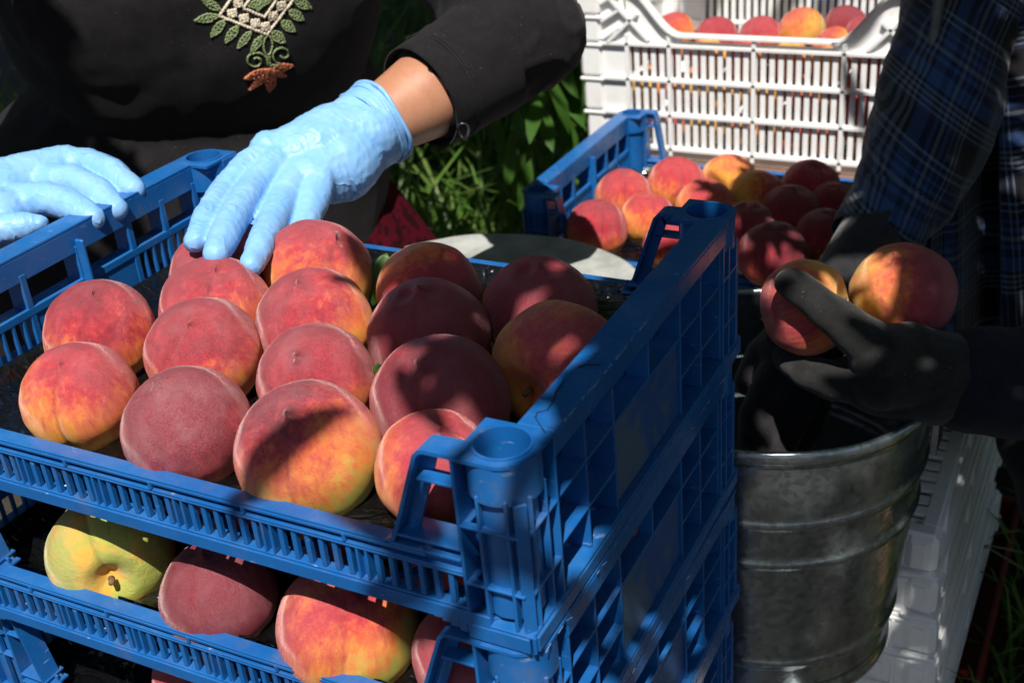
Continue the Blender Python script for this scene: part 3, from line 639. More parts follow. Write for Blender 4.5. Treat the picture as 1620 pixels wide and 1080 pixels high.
top = [
 # cx cy R tipx tipy label kwargs
 (127, 630, 92, 112, 565, 'orange peach with a straight seam at the front left of the top crate', dict(blush=.02, dark=.5, down=.5, bd=(.15, -.85), roll_=.0, me=PM[2])),
 (297, 677, 103, 263, 602, 'dull plum red downy peach second from the left in the front row', dict(blush=.5, dark=.9, down=1.0, bd=(-.2, -.6), me=PM[1])),
 (487, 716, 117, 470, 648, 'big peach with dark red cap and olive green lower half in the front row', dict(blush=.03, dark=1.3, green=1.6, down=.5, bd=(-.35, -.85), me=PM[5])),
 (690, 742, 99, 705, 660, 'brownish orange peach pressed against the near corner post of the top crate', dict(blush=.05, dark=.45, down=.6, bd=(.3, -.5), me=PM[6], roll_=1.4)),
 (160, 527, 87, 165, 462, 'red and orange peach nearest the left end wall of the top crate', dict(blush=.18, dark=.8, bd=(.1, -.85), me=PM[3])),
 (322, 560, 93, 316, 508, 'bright red peach with a slanting seam in the middle left of the top crate', dict(blush=.2, dark=.75, bd=(-.1, -.8), me=PM[4], roll_=-.5)),
 (501, 603, 94, 483, 562, 'pinkish red peach with a small pointed tip in the centre of the top crate', dict(blush=.30, dark=.7, down=.7, bd=(-.3, -.8), me=PM[1])),
 (697, 640, 113, 665, 570, 'dark crimson peach with a pale tip scar behind the corner peach', dict(blush=.6, dark=.95, bd=(.2, -.3), me=PM[3])),
 (884, 582, 108, 820, 626, 'yellow and orange mottled peach with its stem showing beside the right rail', dict(blush=-.25, dark=.3, green=.45, bd=(.2, -.2), is_stem=True, me=PM[0], roll_=.8)),
 (343, 490, 89, 352, 418, 'red peach with orange lower side behind the slanting seam peach', dict(blush=.15, dark=.7, bd=(-.2, -.85), me=PM[6])),
 (498, 515, 94, 480, 446, 'rose red peach with yellow streaks on its right in the third row', dict(blush=.22, dark=.7, bd=(-.7, -.6), me=PM[3])),
 (678, 535, 99, 665, 456, 'dark red peach with a raised pointed tip in the third row', dict(blush=.6, dark=.85, bd=(.2, -.2), me=PM[5])),
 (349, 437, 81, 330, 380, 'red peach held under the fingertips of the blue glove', dict(blush=.3, dark=.6, bd=(-.4, -.5), me=PM[4])),
 (503, 432, 87, 540, 375, 'peach with yellow orange streaks beside the little finger of the blue glove', dict(blush=-.02, dark=.6, bd=(.1, -.95), me=PM[0])),
 (678, 464, 84, 700, 400, 'shaded orange red peach in the back row behind the pointed peach', dict(blush=.2, dark=.5, bd=(.5, .3), me=PM[4])),
 (853, 492, 91, 851, 421, 'shaded deep red peach with pointed tip at the back right of the top crate', dict(blush=.6, dark=.8, bd=(.2, 0), me=PM[5])),
]
cells = []
for (cx, cy, Rp, tx, ty, lab, kw) in top:
    kw = dict(kw); o = peach_px(cx, cy, Rp, -.067 if cy > 625 and cx != 697 else -.060, tx, ty, lab, G1, **kw); cells.append((*o.location, o.scale.x))
G2 = 'peaches in the second blue crate'; cells2 = []
for (cx, cy, Rp, tx, ty, lab, kw) in [
 (175, 872, 100, 205, 916, 'greenish yellow peach with its stem end towards the gap of the second crate', dict(blush=-1.1, dark=.1, green=1.6, is_stem=True, me=PM[2], bd=(-.8, -.3), roll_=2.4)),
 (346, 940, 93, 330, 860, 'dark red peach in the gap of the second crate between two yellowish ones', dict(blush=.7, dark=1, bd=(.2, -.4), me=PM[0])),
 (549, 992, 113, 560, 900, 'yellow and orange blushed peach in the gap of the second crate', dict(blush=-.15, dark=.5, green=1.2, bd=(-.5, -.6), me=PM[4])),
 (745, 1035, 94, 740, 960, 'brown red peach near the corner post of the second crate', dict(blush=.4, dark=.6, bd=(0, -.4), me=PM[1]))]:
    kw = dict(kw); o = peach_px(cx, cy, Rp, -.072-.1334, tx, ty, lab, G2, **kw); cells2.append((*o.location, o.scale.x))
for i, (x, y) in enumerate([(-.335, .12), (-.225, .125), (-.12, .12), (-.44, .12), (-.06, .2), (-.17, .2), (-.28, .2)]):
    o = put_peach((x, y, -.052-.1334), .044, (random.uniform(-.5, .5), random.uniform(-.6, .2), 1), ['peach in the dark of the second crate behind the greenish yellow one', 'peach in the dark of the second crate behind the dark red one', 'peach in the dark of the second crate behind the orange blushed one', 'peach in the dark of the second crate nearest its left end wall', 'peach in the dark of the second crate behind the right label plate', 'peach in the middle of the second crate, third row', 'peach in the third row of the second crate, left of its middle'][i], G2, blush=.4, low=True); cells2.append((*o.location, o.scale.x))
cells3 = []
for (x, y, lab) in [(-.345, .055, 'reddish peach at the left of the gap of the third crate'), (-.24, .055, 'peach in the gap of the third crate under the dark red one'), (-.13, .055, 'peach in the third crate below the second corner post')]:
    o = put_peach((x, y, -.052-.2668), .043, (.1, -.4, 1), lab, 'peaches in the third blue crate', blush=.35, dark=.5); cells3.append((*o.location, o.scale.x))

proto = blue_crate()
ords = ['top', 'second', 'third', 'fourth', 'fifth', 'sixth', 'bottom']
crates = [proto]+[copy_tree(proto) for k in range(6)]
jit = [(0, 0, 0), (.0015, -.002, .4), (-.001, .001, -.3), (.002, 0, .5), (0, .002, 0), (-.002, -.001, .3), (0, 0, 0)]
for k, c in enumerate(crates):
    c.location = (jit[k][0], jit[k][1], -k*.1334); c.rotation_euler.z = R(jit[k][2])
    tag(c, ['top blue plastic crate of the near stack with sixteen peaches and a cracked right rail', 'blue plastic crate directly under the top one in the near stack', 'third blue plastic crate from the top of the near stack',
            'fourth blue plastic crate from the top of the near stack', 'fifth blue plastic crate from the top of the near stack', 'sixth blue plastic crate from the top of the near stack', 'blue plastic crate standing on the ground under the near stack'][k], 'crate', 'blue crates of the near stack')
for (cc, dz, lab) in ((cells, 0, 'glossy black plastic cell tray lining the top blue crate'), (cells2, -.1334, 'black plastic tray lining the second blue crate'), (cells3, -.2668, 'black plastic tray lining the third blue crate')):
    tag(obj('fruit_tray', tray_mesh(cc, -.529, -.028, .0135, .3865, (-.079 if dz == 0 else -.077)+dz, -.092+dz, dz*10), M['tray']), lab, 'tray')
# cracks and whitened edges on the top crate's right rail
ck = MB()
def crk(pts, w=.0009):
    P3 = [PZ(u, v, .0004) for u, v in pts]
    for a, b in zip(P3[:-1], P3[1:]): ck.bar(a, b+(b-a)*.12, w, .0005)
crk([(847, 660), (850, 652), (866, 648), (876, 633), (879, 620), (889, 607), (892, 600)]); crk([(915, 581), (928, 576), (935, 577), (948, 576)], .0012); crk([(862, 683), (853, 670), (847, 660)], .0007)
obj('rail_crack', ck.mesh('rail_crack'), M['crack'], crates[0], label='jagged crack in the blue rail')
ch = MB()
for (x, y, z, q) in [(0.0004, .05+.0065*i, -.0008, i) for i in range(22)]:
    if random.random() < .8: ch.bar((x, y, z+random.uniform(-.0004, .0004)), (x+random.uniform(-.0006, .0006), y+random.uniform(.003, .0075), z), random.uniform(.0004, .0009), .0007)
obj('chipped_edge', ch.mesh('chipped_edge'), M['chip'], crates[0], kind='stuff')
for k in (1, 2):
    ch = MB()
    for i in range(38):
        y = .006+i*.0098+random.uniform(0, .004)
        if random.random() < (.6 if i < 14 else .25): ch.bar((.0012, y, -.0004), (.0012+random.uniform(-.001, .0016), y+random.uniform(.003, .009), random.uniform(-.0015, .0008)), random.uniform(.0003, .0009), .0007)
    obj('chipped_edge', ch.mesh('chipped_edge'), M['chip'], crates[k], kind='stuff')

# ------------------------------------------------------------------ far blue crate, board, table, white crates
far = blue_crate(.557, .40, .150, -.088, .0150)
for c_ in ALLCH(far): c_.location.z = 0
far.location = (-.450, .940, -.25); far.location.x = .062
tag(far, 'single blue crate of peaches standing in front of the slatted white crate', 'crate')
G3 = 'peaches in the far blue crate'; cf = []
for (cx, cy, Rp, tx, ty, lab, kw) in [
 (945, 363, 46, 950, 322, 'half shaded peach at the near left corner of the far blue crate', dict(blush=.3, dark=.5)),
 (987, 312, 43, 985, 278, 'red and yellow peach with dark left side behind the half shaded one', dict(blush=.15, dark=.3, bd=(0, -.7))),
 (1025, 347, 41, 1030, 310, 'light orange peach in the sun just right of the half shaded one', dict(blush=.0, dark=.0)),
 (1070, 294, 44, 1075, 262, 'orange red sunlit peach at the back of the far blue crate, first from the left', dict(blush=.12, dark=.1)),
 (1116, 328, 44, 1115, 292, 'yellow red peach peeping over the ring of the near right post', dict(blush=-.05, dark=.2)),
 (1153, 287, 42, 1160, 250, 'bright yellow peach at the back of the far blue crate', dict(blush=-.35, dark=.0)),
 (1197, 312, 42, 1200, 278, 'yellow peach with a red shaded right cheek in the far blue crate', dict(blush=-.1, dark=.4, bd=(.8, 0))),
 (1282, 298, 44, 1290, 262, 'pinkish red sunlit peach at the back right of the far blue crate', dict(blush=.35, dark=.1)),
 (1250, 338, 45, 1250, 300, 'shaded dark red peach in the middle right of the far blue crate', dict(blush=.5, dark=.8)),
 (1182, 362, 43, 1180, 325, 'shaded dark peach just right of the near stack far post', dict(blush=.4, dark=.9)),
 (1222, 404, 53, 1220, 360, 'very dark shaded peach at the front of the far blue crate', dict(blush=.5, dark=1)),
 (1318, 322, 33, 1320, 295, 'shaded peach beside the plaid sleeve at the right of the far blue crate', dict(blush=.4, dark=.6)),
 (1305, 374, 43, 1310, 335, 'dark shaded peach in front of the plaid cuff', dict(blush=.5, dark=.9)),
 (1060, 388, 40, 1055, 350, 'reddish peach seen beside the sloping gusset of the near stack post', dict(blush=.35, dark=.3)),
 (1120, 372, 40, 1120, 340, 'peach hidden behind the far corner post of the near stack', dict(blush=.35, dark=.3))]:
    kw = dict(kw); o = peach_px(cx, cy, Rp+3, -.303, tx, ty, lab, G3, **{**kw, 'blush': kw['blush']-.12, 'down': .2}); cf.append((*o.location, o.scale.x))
tag(obj('fruit_tray', tray_mesh(cf, .062-.529, .062-.028, .94+.0185, .94+.3815, -.340, -.352, 5), M['tray']), 'crumpled black plastic tray lining the far blue crate', 'tray')

def white_crate(L=.60, W=.40, H=.30, dip=.085):
    root = empty('white_crate'); h = H
    s = MB(); B = s.box                                              # front long wall at y=0, x 0..L, z 0..h
    zr = [.018, .078, .138, .198]
    for z in zr: B(.03, L-.03, -.004, .010, z-.003, z+.003)
    B(.03, L-.03, .004, .0075, 0, .018); B(.03, L-.03, .003, .0075, .198, h-dip-.010)
    posts = [.095, .155, .30, .445, .505]; posts = [.08, .155, .30, .445, L-.08]
    for x in posts: B(x-.0035, x+.0035, -.004, .009, .006, h-dip)
    for r_ in range(3):
        for a, b in zip([.08, .155, .30, .445], [.155, .30, .445, L-.08]):
            k = round((b-a)/.0150); st = (b-a)/k
            for j in range(k+1):
                B(a+j*st-.0044+(.0044 if j == 0 else 0), a+j*st+.0044-(.0044 if j == k else 0), .003, .007, zr[r_]+.003, zr[r_+1]-.003)
    B(.03, .08, .003, .0075, .018, .198); B(L-.08, L-.03, .003, .0075, .018, .198)
    # curved dip
    def arc(x0, z0, x1, z1, n=10): return [(x0+(x1-x0)*i/n, z0+(z1-z0)*(.5-.5*math.cos(math.pi*i/n))) for i in range(n+1)]
    left = arc(.075, h-.006, .175, h-dip); rim = [(.03, h-.003)]+left+[(L-x, z) for x, z in left[::-1]]+[(L-.03, h-.003)]
    for (a, b) in zip(rim[:-1], rim[1:]): s.bar((a[0], .003, a[1]), (b[0]+(b[0]-a[0])*.05, .003, b[1]+(b[1]-a[1])*.05), .020, .0045, (0, 0, 1))
    for i in range(len(left)-1):
        for mx in (0, 1):
            a, b = left[i], left[i+1]; xa, xb = a[0], b[0]
            if mx: xa, xb = L-a[0], L-b[0]
            V = [(xa, .004, .198), (xb, .004, .198), (xb, .004, b[1]), (xa, .004, a[1]), (xa, .0075, .198), (xb, .0075, .198), (xb, .0075, b[1]), (xa, .0075, a[1])]
            s.add(V, [(0, 1, 2, 3), (7, 6, 5, 4), (0, 4, 5, 1), (3, 2, 6, 7)])
    for mx in (0, 1):
        X = (lambda v: L-v) if mx else (lambda v: v)
        B(X(.03), X(.078), .004, .0075, .198, h-.004)
        s.bar((X(.045), 0, .20), (X(.10), 0, h-.05), .006, .010, (0, 1, 0)); s.bar((X(.045), 0, h-.02), (X(.12), 0, .205), .006, .010, (0, 1, 0))
        for i in range(3):
            c0 = (X(.035), -.001, .205+.03*i); s.bar(c0, (X(.068), -.001, .225+.03*i), .005, .008, (0, 1, 0))
    s.build('side_wall', M['white'], root); mirror(s, fy=W).build('side_wall', M['white'], root)
    e = MB(); B = e.box
    for z in (.018, .078, .138, .198, .245): B(-.004, .010, .03, W-.03, z-.003, z+.003)
    B(.003, .0065, .03, W-.03, 0, h-.003)
    for y in (.08, .16, .24, .32): B(-.003, .008, y-.003, y+.003, .005, h-.003)
    B(-.012, .012, .0, W, h-.006, h-.0005); B(-.012, -.0095, .0, W, h-.022, h-.006)
    e.build('end_wall', M['white'], root); mirror(e, fx=L).build('end_wall', M['white'], root)
    p = MB()
    for z0, z1, ex in ((0, .078, .000), (.078, .138, .0022), (.138, .198, .0044), (.198, .245, .0066), (.245, h, .0088)):
        p.box(-.002-ex, .034, -.002-ex, .034, z0+.001, z1-.001, .006); p.box(-.005-ex, .036, -.005-ex, .036, z1-.005, z1, .001)
    for fx in (None, L):
        for fy in (None, W):
            q = mirror(p, fx=fx) if fx is not None else p; q = mirror(q, fy=fy) if fy is not None else q; q.build('corner_post', M['white'], root)
    f = MB(); f.box(.01, L-.01, .01, .03, .004, .008); f.box(.01, L-.01, W-.03, W-.01, .004, .008)
    for k in range(26):
        x = .02+k*(L-.04)/25; f.box(x-.0065, x+.0065, .02, W-.02, .003, .009)
    for y in (.14, .26): f.box(.01, L-.01, y-.004, y+.004, 0, .0028)
    f.build('floor_grid', M['white'], root)
    return root
wc = white_crate(); wc.location = (-.597, 1.415, -.362)
tag(wc, 'white slatted harvest crate full of peaches behind the far blue crate', 'crate')
UZ_ = Vector((0, 0, 1)); GW = 'peaches in the white crate'; k = 0
for (cx, cy, Rp, lab, bl, dk, gr, yy) in [
 (1066, 60, 30, 'small yellow orange peach at the left end of the white crate dip', -.15, 0, 0, 1.50), (1133, 68, 31, 'red peach second from the left above the white crate rim', .35, .3, 0, 1.50), (1202, 66, 30, 'orange red peach third from the left above the white crate rim', .3, .2, 0, 1.50),
 (1268, 56, 33, 'large yellow green peach above the white crate rim', -.35, .3, .6, 1.52), (1337, 52, 32, 'dark red peach highest of those in the white crate', .5, .8, 0, 1.56), (1318, 84, 30, 'yellow peach with only its top above the white crate rim', -.3, 0, .4, 1.48),
 (1367, 66, 30, 'red peach second from the right above the white crate rim', .4, .4, 0, 1.50), (1402, 68, 28, 'red peach at the right end of the white crate dip', .4, .3, 0, 1.50)]:
    d = ray(cx, cy); P = CAM+d*((yy-CAM.y)/d.y)+UZ_*.008; put_peach(P, (Rp+4)*depth(P)/FOC, (random.uniform(-.5, .5), -.3, 1), lab, GW, blush=bl, dark=dk, green=gr, low=True)
for iz in range(3):
    for ix in range(8):
        for iy in range(2):
            put_peach((-.535+ix*.071+(.03 if iz % 2 else 0)*(ix < 7)+random.uniform(-.006, .006), 1.415+.048+iy*.075, -.362+.045+iz*.062), .034+random.uniform(-.002, .002), (random.uniform(-1, 1), random.uniform(-1, 1), random.uniform(-1, 1)),
                      'peach seen only through the slots of the white crate', GW, blush=random.choice([-.5, -.1, .1, .3, .4, .5]), dark=random.random()*.5, green=random.random()*.6, low=True)
bd = MB(); bd.box(-.60, .12, 1.385, 1.86, -.396, -.364, .002); tag(bd.build('wooden_board', M['wood']), 'brown wooden board lying under the white slatted crate', 'board')
tb = empty('wooden_table', (-.25, 1.38, GZ), label='brown plank table carrying the far blue crate and the white crate', cat='table')
for i in range(8):
    m = MB(); m.box(-.24, .38, -.47+i*.122, -.47+i*.122+.118, -.424-GZ, -.402-GZ, .002)
    m.build('plank', M['wood'], tb)
for x in (-.21, .34):
    for y in (-.42, .44): m = MB(); m.box(x-.025, x+.025, y-.025, y+.025, 0, -.425-GZ, .002); m.build('leg', M['wood'], tb)
# bright blue crate far behind the white one
bb = empty('blue_bin', (.05, 2.75, GZ), label='bright blue plastic bin glimpsed behind the white crate', cat='bin')
m = MB()
for a in ((-.5, .3, -.3, -.285), (-.5, .3, .285, .3), (-.5, -.485, -.285, .285), (.285, .3, -.285, .285)): m.box(a[0], a[1], a[2], a[3], 0, .62, .003)
m.build('bin_wall', M['bluefar'], bb); m = MB()
for a in ((-.52, .32, -.325, -.28), (-.52, .32, .28, .325), (-.52, -.47, -.28, .28), (.27, .32, -.28, .28)): m.box(a[0], a[1], a[2], a[3], .60, .64, .004)
m.build('rim', M['bluefar'], bb)

# nested white crates, upside down, right of the bucket
def nested_crate():
    root = empty('white_crate'); L, W, H, T = .56, .40, .055, .005        # x 0..-W (left), y 0..L (away), top z = 0
    for q in range(22):
        m = MB(); y = .02+q*(L-.04)/21; m.box(-W+.012, -.012, y-.0085, y+.0085, -.006, -.0015+.001*math.sin(q*2.3), .001); m.build('slat', M['white'], root)
    f = MB(); B = f.box
    for a in ((-W, 0, 0, .018), (-W, 0, L-.018, L)): B(a[0], a[1], a[2], a[3], -.008, 0, .002)
    for a in ((-.018, 0, .018, L-.018), (-W, -W+.018, .018, L-.018)): B(a[0], a[1], a[2], a[3], -.008, -.0004, .002)
    B(-W/2-.006, -W/2+.006, .02, L-.02, -.012, -.0075)
    f.build('bottom_frame', M['white'], root)
    e = MB(); B = e.box
    B(-W+.01, -.01, .002, .006, -H+.001, -.008); B(-W, 0, -.003, .006, -H-.004, -H+.001, .001); B(-W, 0, -.001, .004, -.012, -.008)
    for x in (-.045, -.10, -.18, -.26, -.34): B(x-.002, x+.002, -.001, .003, -H+.001, -.012)
    for x in (-.075, -.14): B(x-.018, x+.018, -.0012, .002, -H+.012, -.024, .001)
    e.build('end_wall', M['white'], root); mirror(e, fy=L).build('end_wall', M['white'], root)
    e = MB(); B = e.box
    B(-.006, -.001, .03, L-.03, -H+.001, -.0085); B(-.006, .004, .03, L-.03, -H-.004, -H+.001, .001); B(-.004, .003, .03, L-.03, -.014, -.0085, .001)
    for y in (.05, .085, .28, L-.085, L-.05): B(-.002, .003, y-.002, y+.002, -H+.001, -.014)
    e.build('side_wall', M['white'], root); mirror(e, fx=-W).build('side_wall', M['white'], root)
    for fx in (None, -W):
        for fy in (None, L):
            p = MB(); p.box(-.032, .005, -.005, .032, -H+.001, -.0015, .007); p.box(-.034, .008, -.008, .034, -H-.0035, -H+.002, .002); p.box(-.024, -.008, -.0065, -.004, -H+.010, -.012, .001)
            if fx is not None: p = mirror(p, fx=fx)
            if fy is not None: p = mirror(p, fy=fy)
            p.build('corner_post', M['white'], root)
    return root
nc = nested_crate()
for k, lab in enumerate(('scuffed white crate lying upside down on top of the low stack right of the bucket', 'second white crate from the top of the low stack right of the bucket', 'third white crate from the top of the low stack right of the bucket',
                         'fourth white crate from the top of the low stack right of the bucket', 'fifth white crate from the top of the low stack right of the bucket', 'lowest white crate, resting on the red crate right of the bucket')):
    w = nc if k == 0 else copy_tree(nc)
    w.location = (.138+.004*k, .690-.002*k, -.50-.059*k); w.rotation_euler = (0, 0, R(.5*(-1)**k))
    tag(w, lab, 'crate', 'white crates right of the bucket')
rb = empty('red_crate', (.02, 1.0, GZ), label='dark red plastic crate under the low white stack', cat='crate'); m = MB()
m.box(-.26, .165, -.29, .31, 0, .012)
for a in ((-.27, .175, -.30, -.292), (-.27, .175, .312, .32), (-.27, -.262, -.292, .312), (.167, .175, -.292, .312)): m.box(a[0], a[1], a[2], a[3], 0, .075, .002)
m.build('wall', mat_simple('red_plastic', (.16, .008, .01), (.20, .012, .012), 20, .5), rb)

# ------------------------------------------------------------------ galvanised bucket and drum
bk = empty('metal_bucket', (-.027, .575, -.575), label='galvanised metal bucket standing right of the blue stack', cat='bucket'); m = MB()
def brad(z): return .128+(.158-.128)*(z/.315)
prof = [(0.001, .012), (.115, .012), (.122, .004), (.130, 0), (.1315, .006), (.129, .014), (.1275, .02)]
z = .02
while z < .300:
    r_ = brad(z)
    for zc in (.055, .185, .232): r_ += .0035*math.exp(-((z-zc)/.0045)**2)
    prof.append((r_, z)); z += .003
prof += [(.158, .300), (.1605, .303), (.1625, .308), (.1620, .314), (.159, .3165), (.156, .314), (.1555, .309), (.1562, .304)]
z = .300
while z > .02:
    r_ = brad(z)-.0016
    for zc in (.055, .185, .232): r_ += .0035*math.exp(-((z-zc)/.0045)**2)
    prof.append((r_, z)); z -= .004
prof += [(.122, .018), (.001, .018)]
m.lathe(prof, 120)
m.V = [Vector(v)*(1+.006*noise.noise(Vector(v)*9)) for v in m.V]
m.build('body', M['galv'], bk)
for sx in (-1, 1):
    m = MB(); m.box(sx*.160-.003, sx*.160+.003, -.018, .018, .255, .298, .001); m.build('handle_ear', M['galv'], bk)
m = MB(); m.tube([(.166*math.cos(a), -.10*math.sin(a)-.03*math.sin(a), .285-.17*math.sin(a)) for a in [math.pi*i/24 for i in range(25)]], .0028, 8)
hd = m.build('handle', M['galv'], bk); hd.rotation_euler.z = R(200)
bs = empty('crate_stand', (-.03, .60, GZ), label='low white crate carrying the metal bucket', cat='crate')
m = MB(); 
for i in range(6): m.box(-.16, .095, -.17+i*.048, -.17+i*.048+.040, -.590-GZ, -.577-GZ, .002)
m.build('top', M['white'], bs); m = MB()
for a in ((-.16, .095, -.172, -.166), (-.16, .095, .112, .118), (-.16, -.154, -.166, .112), (.089, .095, -.166, .112)): m.box(a[0], a[1], a[2], a[3], 0, -.592-GZ, .002)
for zz in (.08, .16, .24, .32): m.box(-.165, .1, -.177, -.1722, zz, zz+.006); m.box(.0952, .1, -.17, .118, zz, zz+.006)
m.build('wall', M['white'], bs)

dr = empty('metal_drum', (-.420, .655, GZ), label='dusty grey metal drum with a flat lid standing behind the near stack', cat='drum')
H_ = -.278-GZ; m = MB(); prof = [(.001, 0), (.205, 0), (.209, .006)]
z = .01
while z < H_-.05: prof.append((.207+.004*math.exp(-((z-.2)/.012)**2)+.004*math.exp(-((z-.4)/.012)**2), z)); z += .008
prof += [(.207, H_-.05)]; m.lathe(prof, 96); m.build('body', M['galvdull'], dr)
m = MB(); m.lathe([(.209, H_-.052), (.2205, H_-.045), (.2205, H_-.010), (.222, H_-.006), (.2205, H_-.001), (.216, H_), (.205, H_-.005), (.150, H_-.002), (.10, H_-.004), (.001, H_-.002)], 96)
m.V = [(x, y, z+.003*noise.noise(Vector((x*14, y*14, 0)))) for x, y, z in m.V]; m.build('lid', M['galvdull'], dr)

# ------------------------------------------------------------------ the woman in black
FW = Vector((.489, -.872, 0)); RW = Vector((.872, .489, 0)); UZ = Vector((0, 0, 1))
Mw = Matrix((RW, FW, UZ)).transposed()                                 # local x = viewer's right, y = towards the camera
Bc = PD(300, -25, 1.47); ax = Bc-FW*.05
woman = empty('person', (ax.x, ax.y, GZ), label='woman in a black embroidered blouse and dark red skirt wearing pale blue gloves', cat='person')
wl = Vector((ax.x, ax.y, GZ))
def Lw(p): return Vector(p)-wl
def A_(r, f, z): return Vector((ax.x, ax.y, 0))+RW*r+FW*f+UZ*z          # right, forward, height
sh1 = A_(.16, .02, .34); el1 = PD(822, 62, 1.30); cu1 = PD(672, 152, 1.235); wr1 = PD(574, 210, 1.20)
sh2 = A_(-.19, .02, .36); el2 = PD(-260, 160, 1.15); wr2 = PD(-75, 330, 1.10)
def hand(mb, wrist, palm, fingers, k=1.0, pr=.030):
    mb.chain([(Lw_(wrist[0]), wrist[1]*k)]+[(Lw_(p), r*k) for p, r in palm])
    for f in fingers: mb.chain([(Lw_(p), r*k) for p, r in f])
def px(lst): return [(PD(u, v, d), r) for u, v, d, r in lst]
# hand that presses on the peach
H1 = dict(palm=[px([(575, 207, 1.20, .034), (530, 222, 1.185, .037), (470, 245, 1.165, .031), (425, 238, 1.155, .019)]),
                px([(578, 222, 1.195, .032), (540, 262, 1.17, .036), (490, 285, 1.145, .027), (482, 300, 1.14, .022)]),
                px([(580, 215, 1.19, .036), (500, 235, 1.165, .030), (440, 262, 1.15, .021)])],
          fingers=[px([(432, 236, 1.157, .0165), (392, 262, 1.135, .0140), (352, 305, 1.105, .0135), (328, 345, 1.060, .0125), (310, 381, 1.030, .0105)]),
                   px([(440, 255, 1.145, .0170), (405, 290, 1.118, .0150), (375, 335, 1.070, .0145), (357, 370, 1.035, .0135), (342, 402, 1.005, .0115)]),
                   px([(475, 272, 1.140, .0165), (450, 312, 1.115, .0150), (430, 352, 1.075, .0140), (413, 388, 1.035, .0125), (398, 420, 1.010, .0105)]),
                   px([(505, 285, 1.135, .0165), (493, 325, 1.115, .0150), (478, 362, 1.095, .0130), (462, 395, 1.075, .0115), (452, 415, 1.065, .0100)]),
                   px([(530, 228, 1.20, .020), (450, 262, 1.215, .016), (392, 330, 1.19, .014), (360, 385, 1.15, .012)])])
# hand resting on the left rail
H2 = dict(palm=[px([(-75, 330, 1.10, .034), (10, 300, 1.13, .030), (70, 275, 1.15, .024), (105, 262, 1.16, .020)]),
                px([(-75, 350, 1.09, .030), (0, 345, 1.09, .028), (30, 325, 1.10, .021)])],
          fingers=[px([(95, 262, 1.16, .0175), (138, 258, 1.155, .0150), (178, 274, 1.133, .0138), (212, 300, 1.115, .0112)]),
                   px([(68, 288, 1.135, .0175), (115, 285, 1.125, .0155), (155, 305, 1.108, .0142), (184, 331, 1.092, .0112)]),
                   px([(35, 318, 1.10, .0175), (75, 314, 1.095, .0155), (118, 327, 1.083, .0142), (147, 345, 1.072, .0112)]),
                   px([(-30, 372, 1.06, .0165), (10, 362, 1.065, .0140), (40, 358, 1.065, .0125), (62, 354, 1.065, .0085)]),
                   px([(-20, 330, 1.12, .018), (20, 360, 1.14, .015), (60, 385, 1.15, .012)])])
def hand_into(mb, H, off, k=1.0):
    for ch in H['palm']+H['fingers']: mb.chain([(p-off, r*k) for p, r in ch])
# body: one continuous figure
b = MB(); lean = FW*.02
head = A_(.0, .10, .54)
b.ell(Lw(head), .078, .098, .115, Mw); b.cap(Lw(head-UZ*.07-FW*.01), Lw(A_(0, .03, .38)), .055, .06)
b.cap(Lw(head+FW*.095-UZ*.01), Lw(head+FW*.112-UZ*.03), .010, .014)      # nose
b.cap(Lw(head+FW*.06-UZ*.085), Lw(head+FW*.05-UZ*.08), .035, .04)
for s in (-1, 1): b.ell(Lw(head+RW*.08*s), .012, .022, .032, Mw)
b.ell(Lw(A_(0, 0, .22)), .19, .13, .20, Mw); b.ell(Lw(Bc), .20, .16, .19, Mw); b.ell(Lw(A_(0, -.02, -.16)), .20, .15, .15, Mw)
b.chain([(Lw(sh1), .06), (Lw(el1), .048), (Lw(cu1), .0455), (Lw(wr1), .031)]); b.chain([(Lw(A_(0, 0, .34)), .08), (Lw(sh1), .06)]); b.chain([(Lw(A_(0, 0, .34)), .08), (Lw(sh2), .06)])
b.chain([(Lw(sh2), .06), (Lw(el2), .048), (Lw(wr2), .03)])
hand_into(b, H1, wl, .66); hand_into(b, H2, wl, .66)
for s in (-1, 1):
    b.chain([(Lw(A_(.07*s-.04, 0, -.2)), .09), (Lw(A_(.08*s-.03, .0, GZ+.46)), .06), (Lw(A_(.10*s, 0, GZ+.08)), .042), (Lw(A_(.10*s, .02, GZ+.04)), .036)]); b.chain([(Lw(A_(.10*s, -.02, GZ+.036)), .034), (Lw(A_(.11*s, .14, GZ+.03)), .028)])
obj('body', skin(b, 'body', .006, 6), M['skinf'], woman)
# face and hair
m = MB(); 
for s in (-1, 1): m.ell(Lw(head+FW*.086+RW*.030*s+UZ*.005), .012, .008, .007, Mw, 14, 10)
m.build('eyes', mat_simple('eye', (.6, .58, .55), (.05, .03, .02), 60, .2), woman)
m = MB(); m.ell(Lw(head+FW*.090-UZ*.052), .022, .010, .006, Mw, 14, 10); m.build('mouth', mat_simple('lip', (.35, .09, .08), (.3, .08, .07), 60, .4), woman)
m = MB(); m.ell(Lw(head-FW*.02+UZ*.02), .088, .098, .112, Mw); m.ell(Lw(head-FW*.11-UZ*.02), .045, .045, .045, Mw)
obj('hair', skin(m, 'hair', .006, 3, lambda c, nn: .004*noise.noise(c*60)), mat_simple('dark_hair', (.012, .008, .006), (.03, .02, .014), 90, .5), woman)
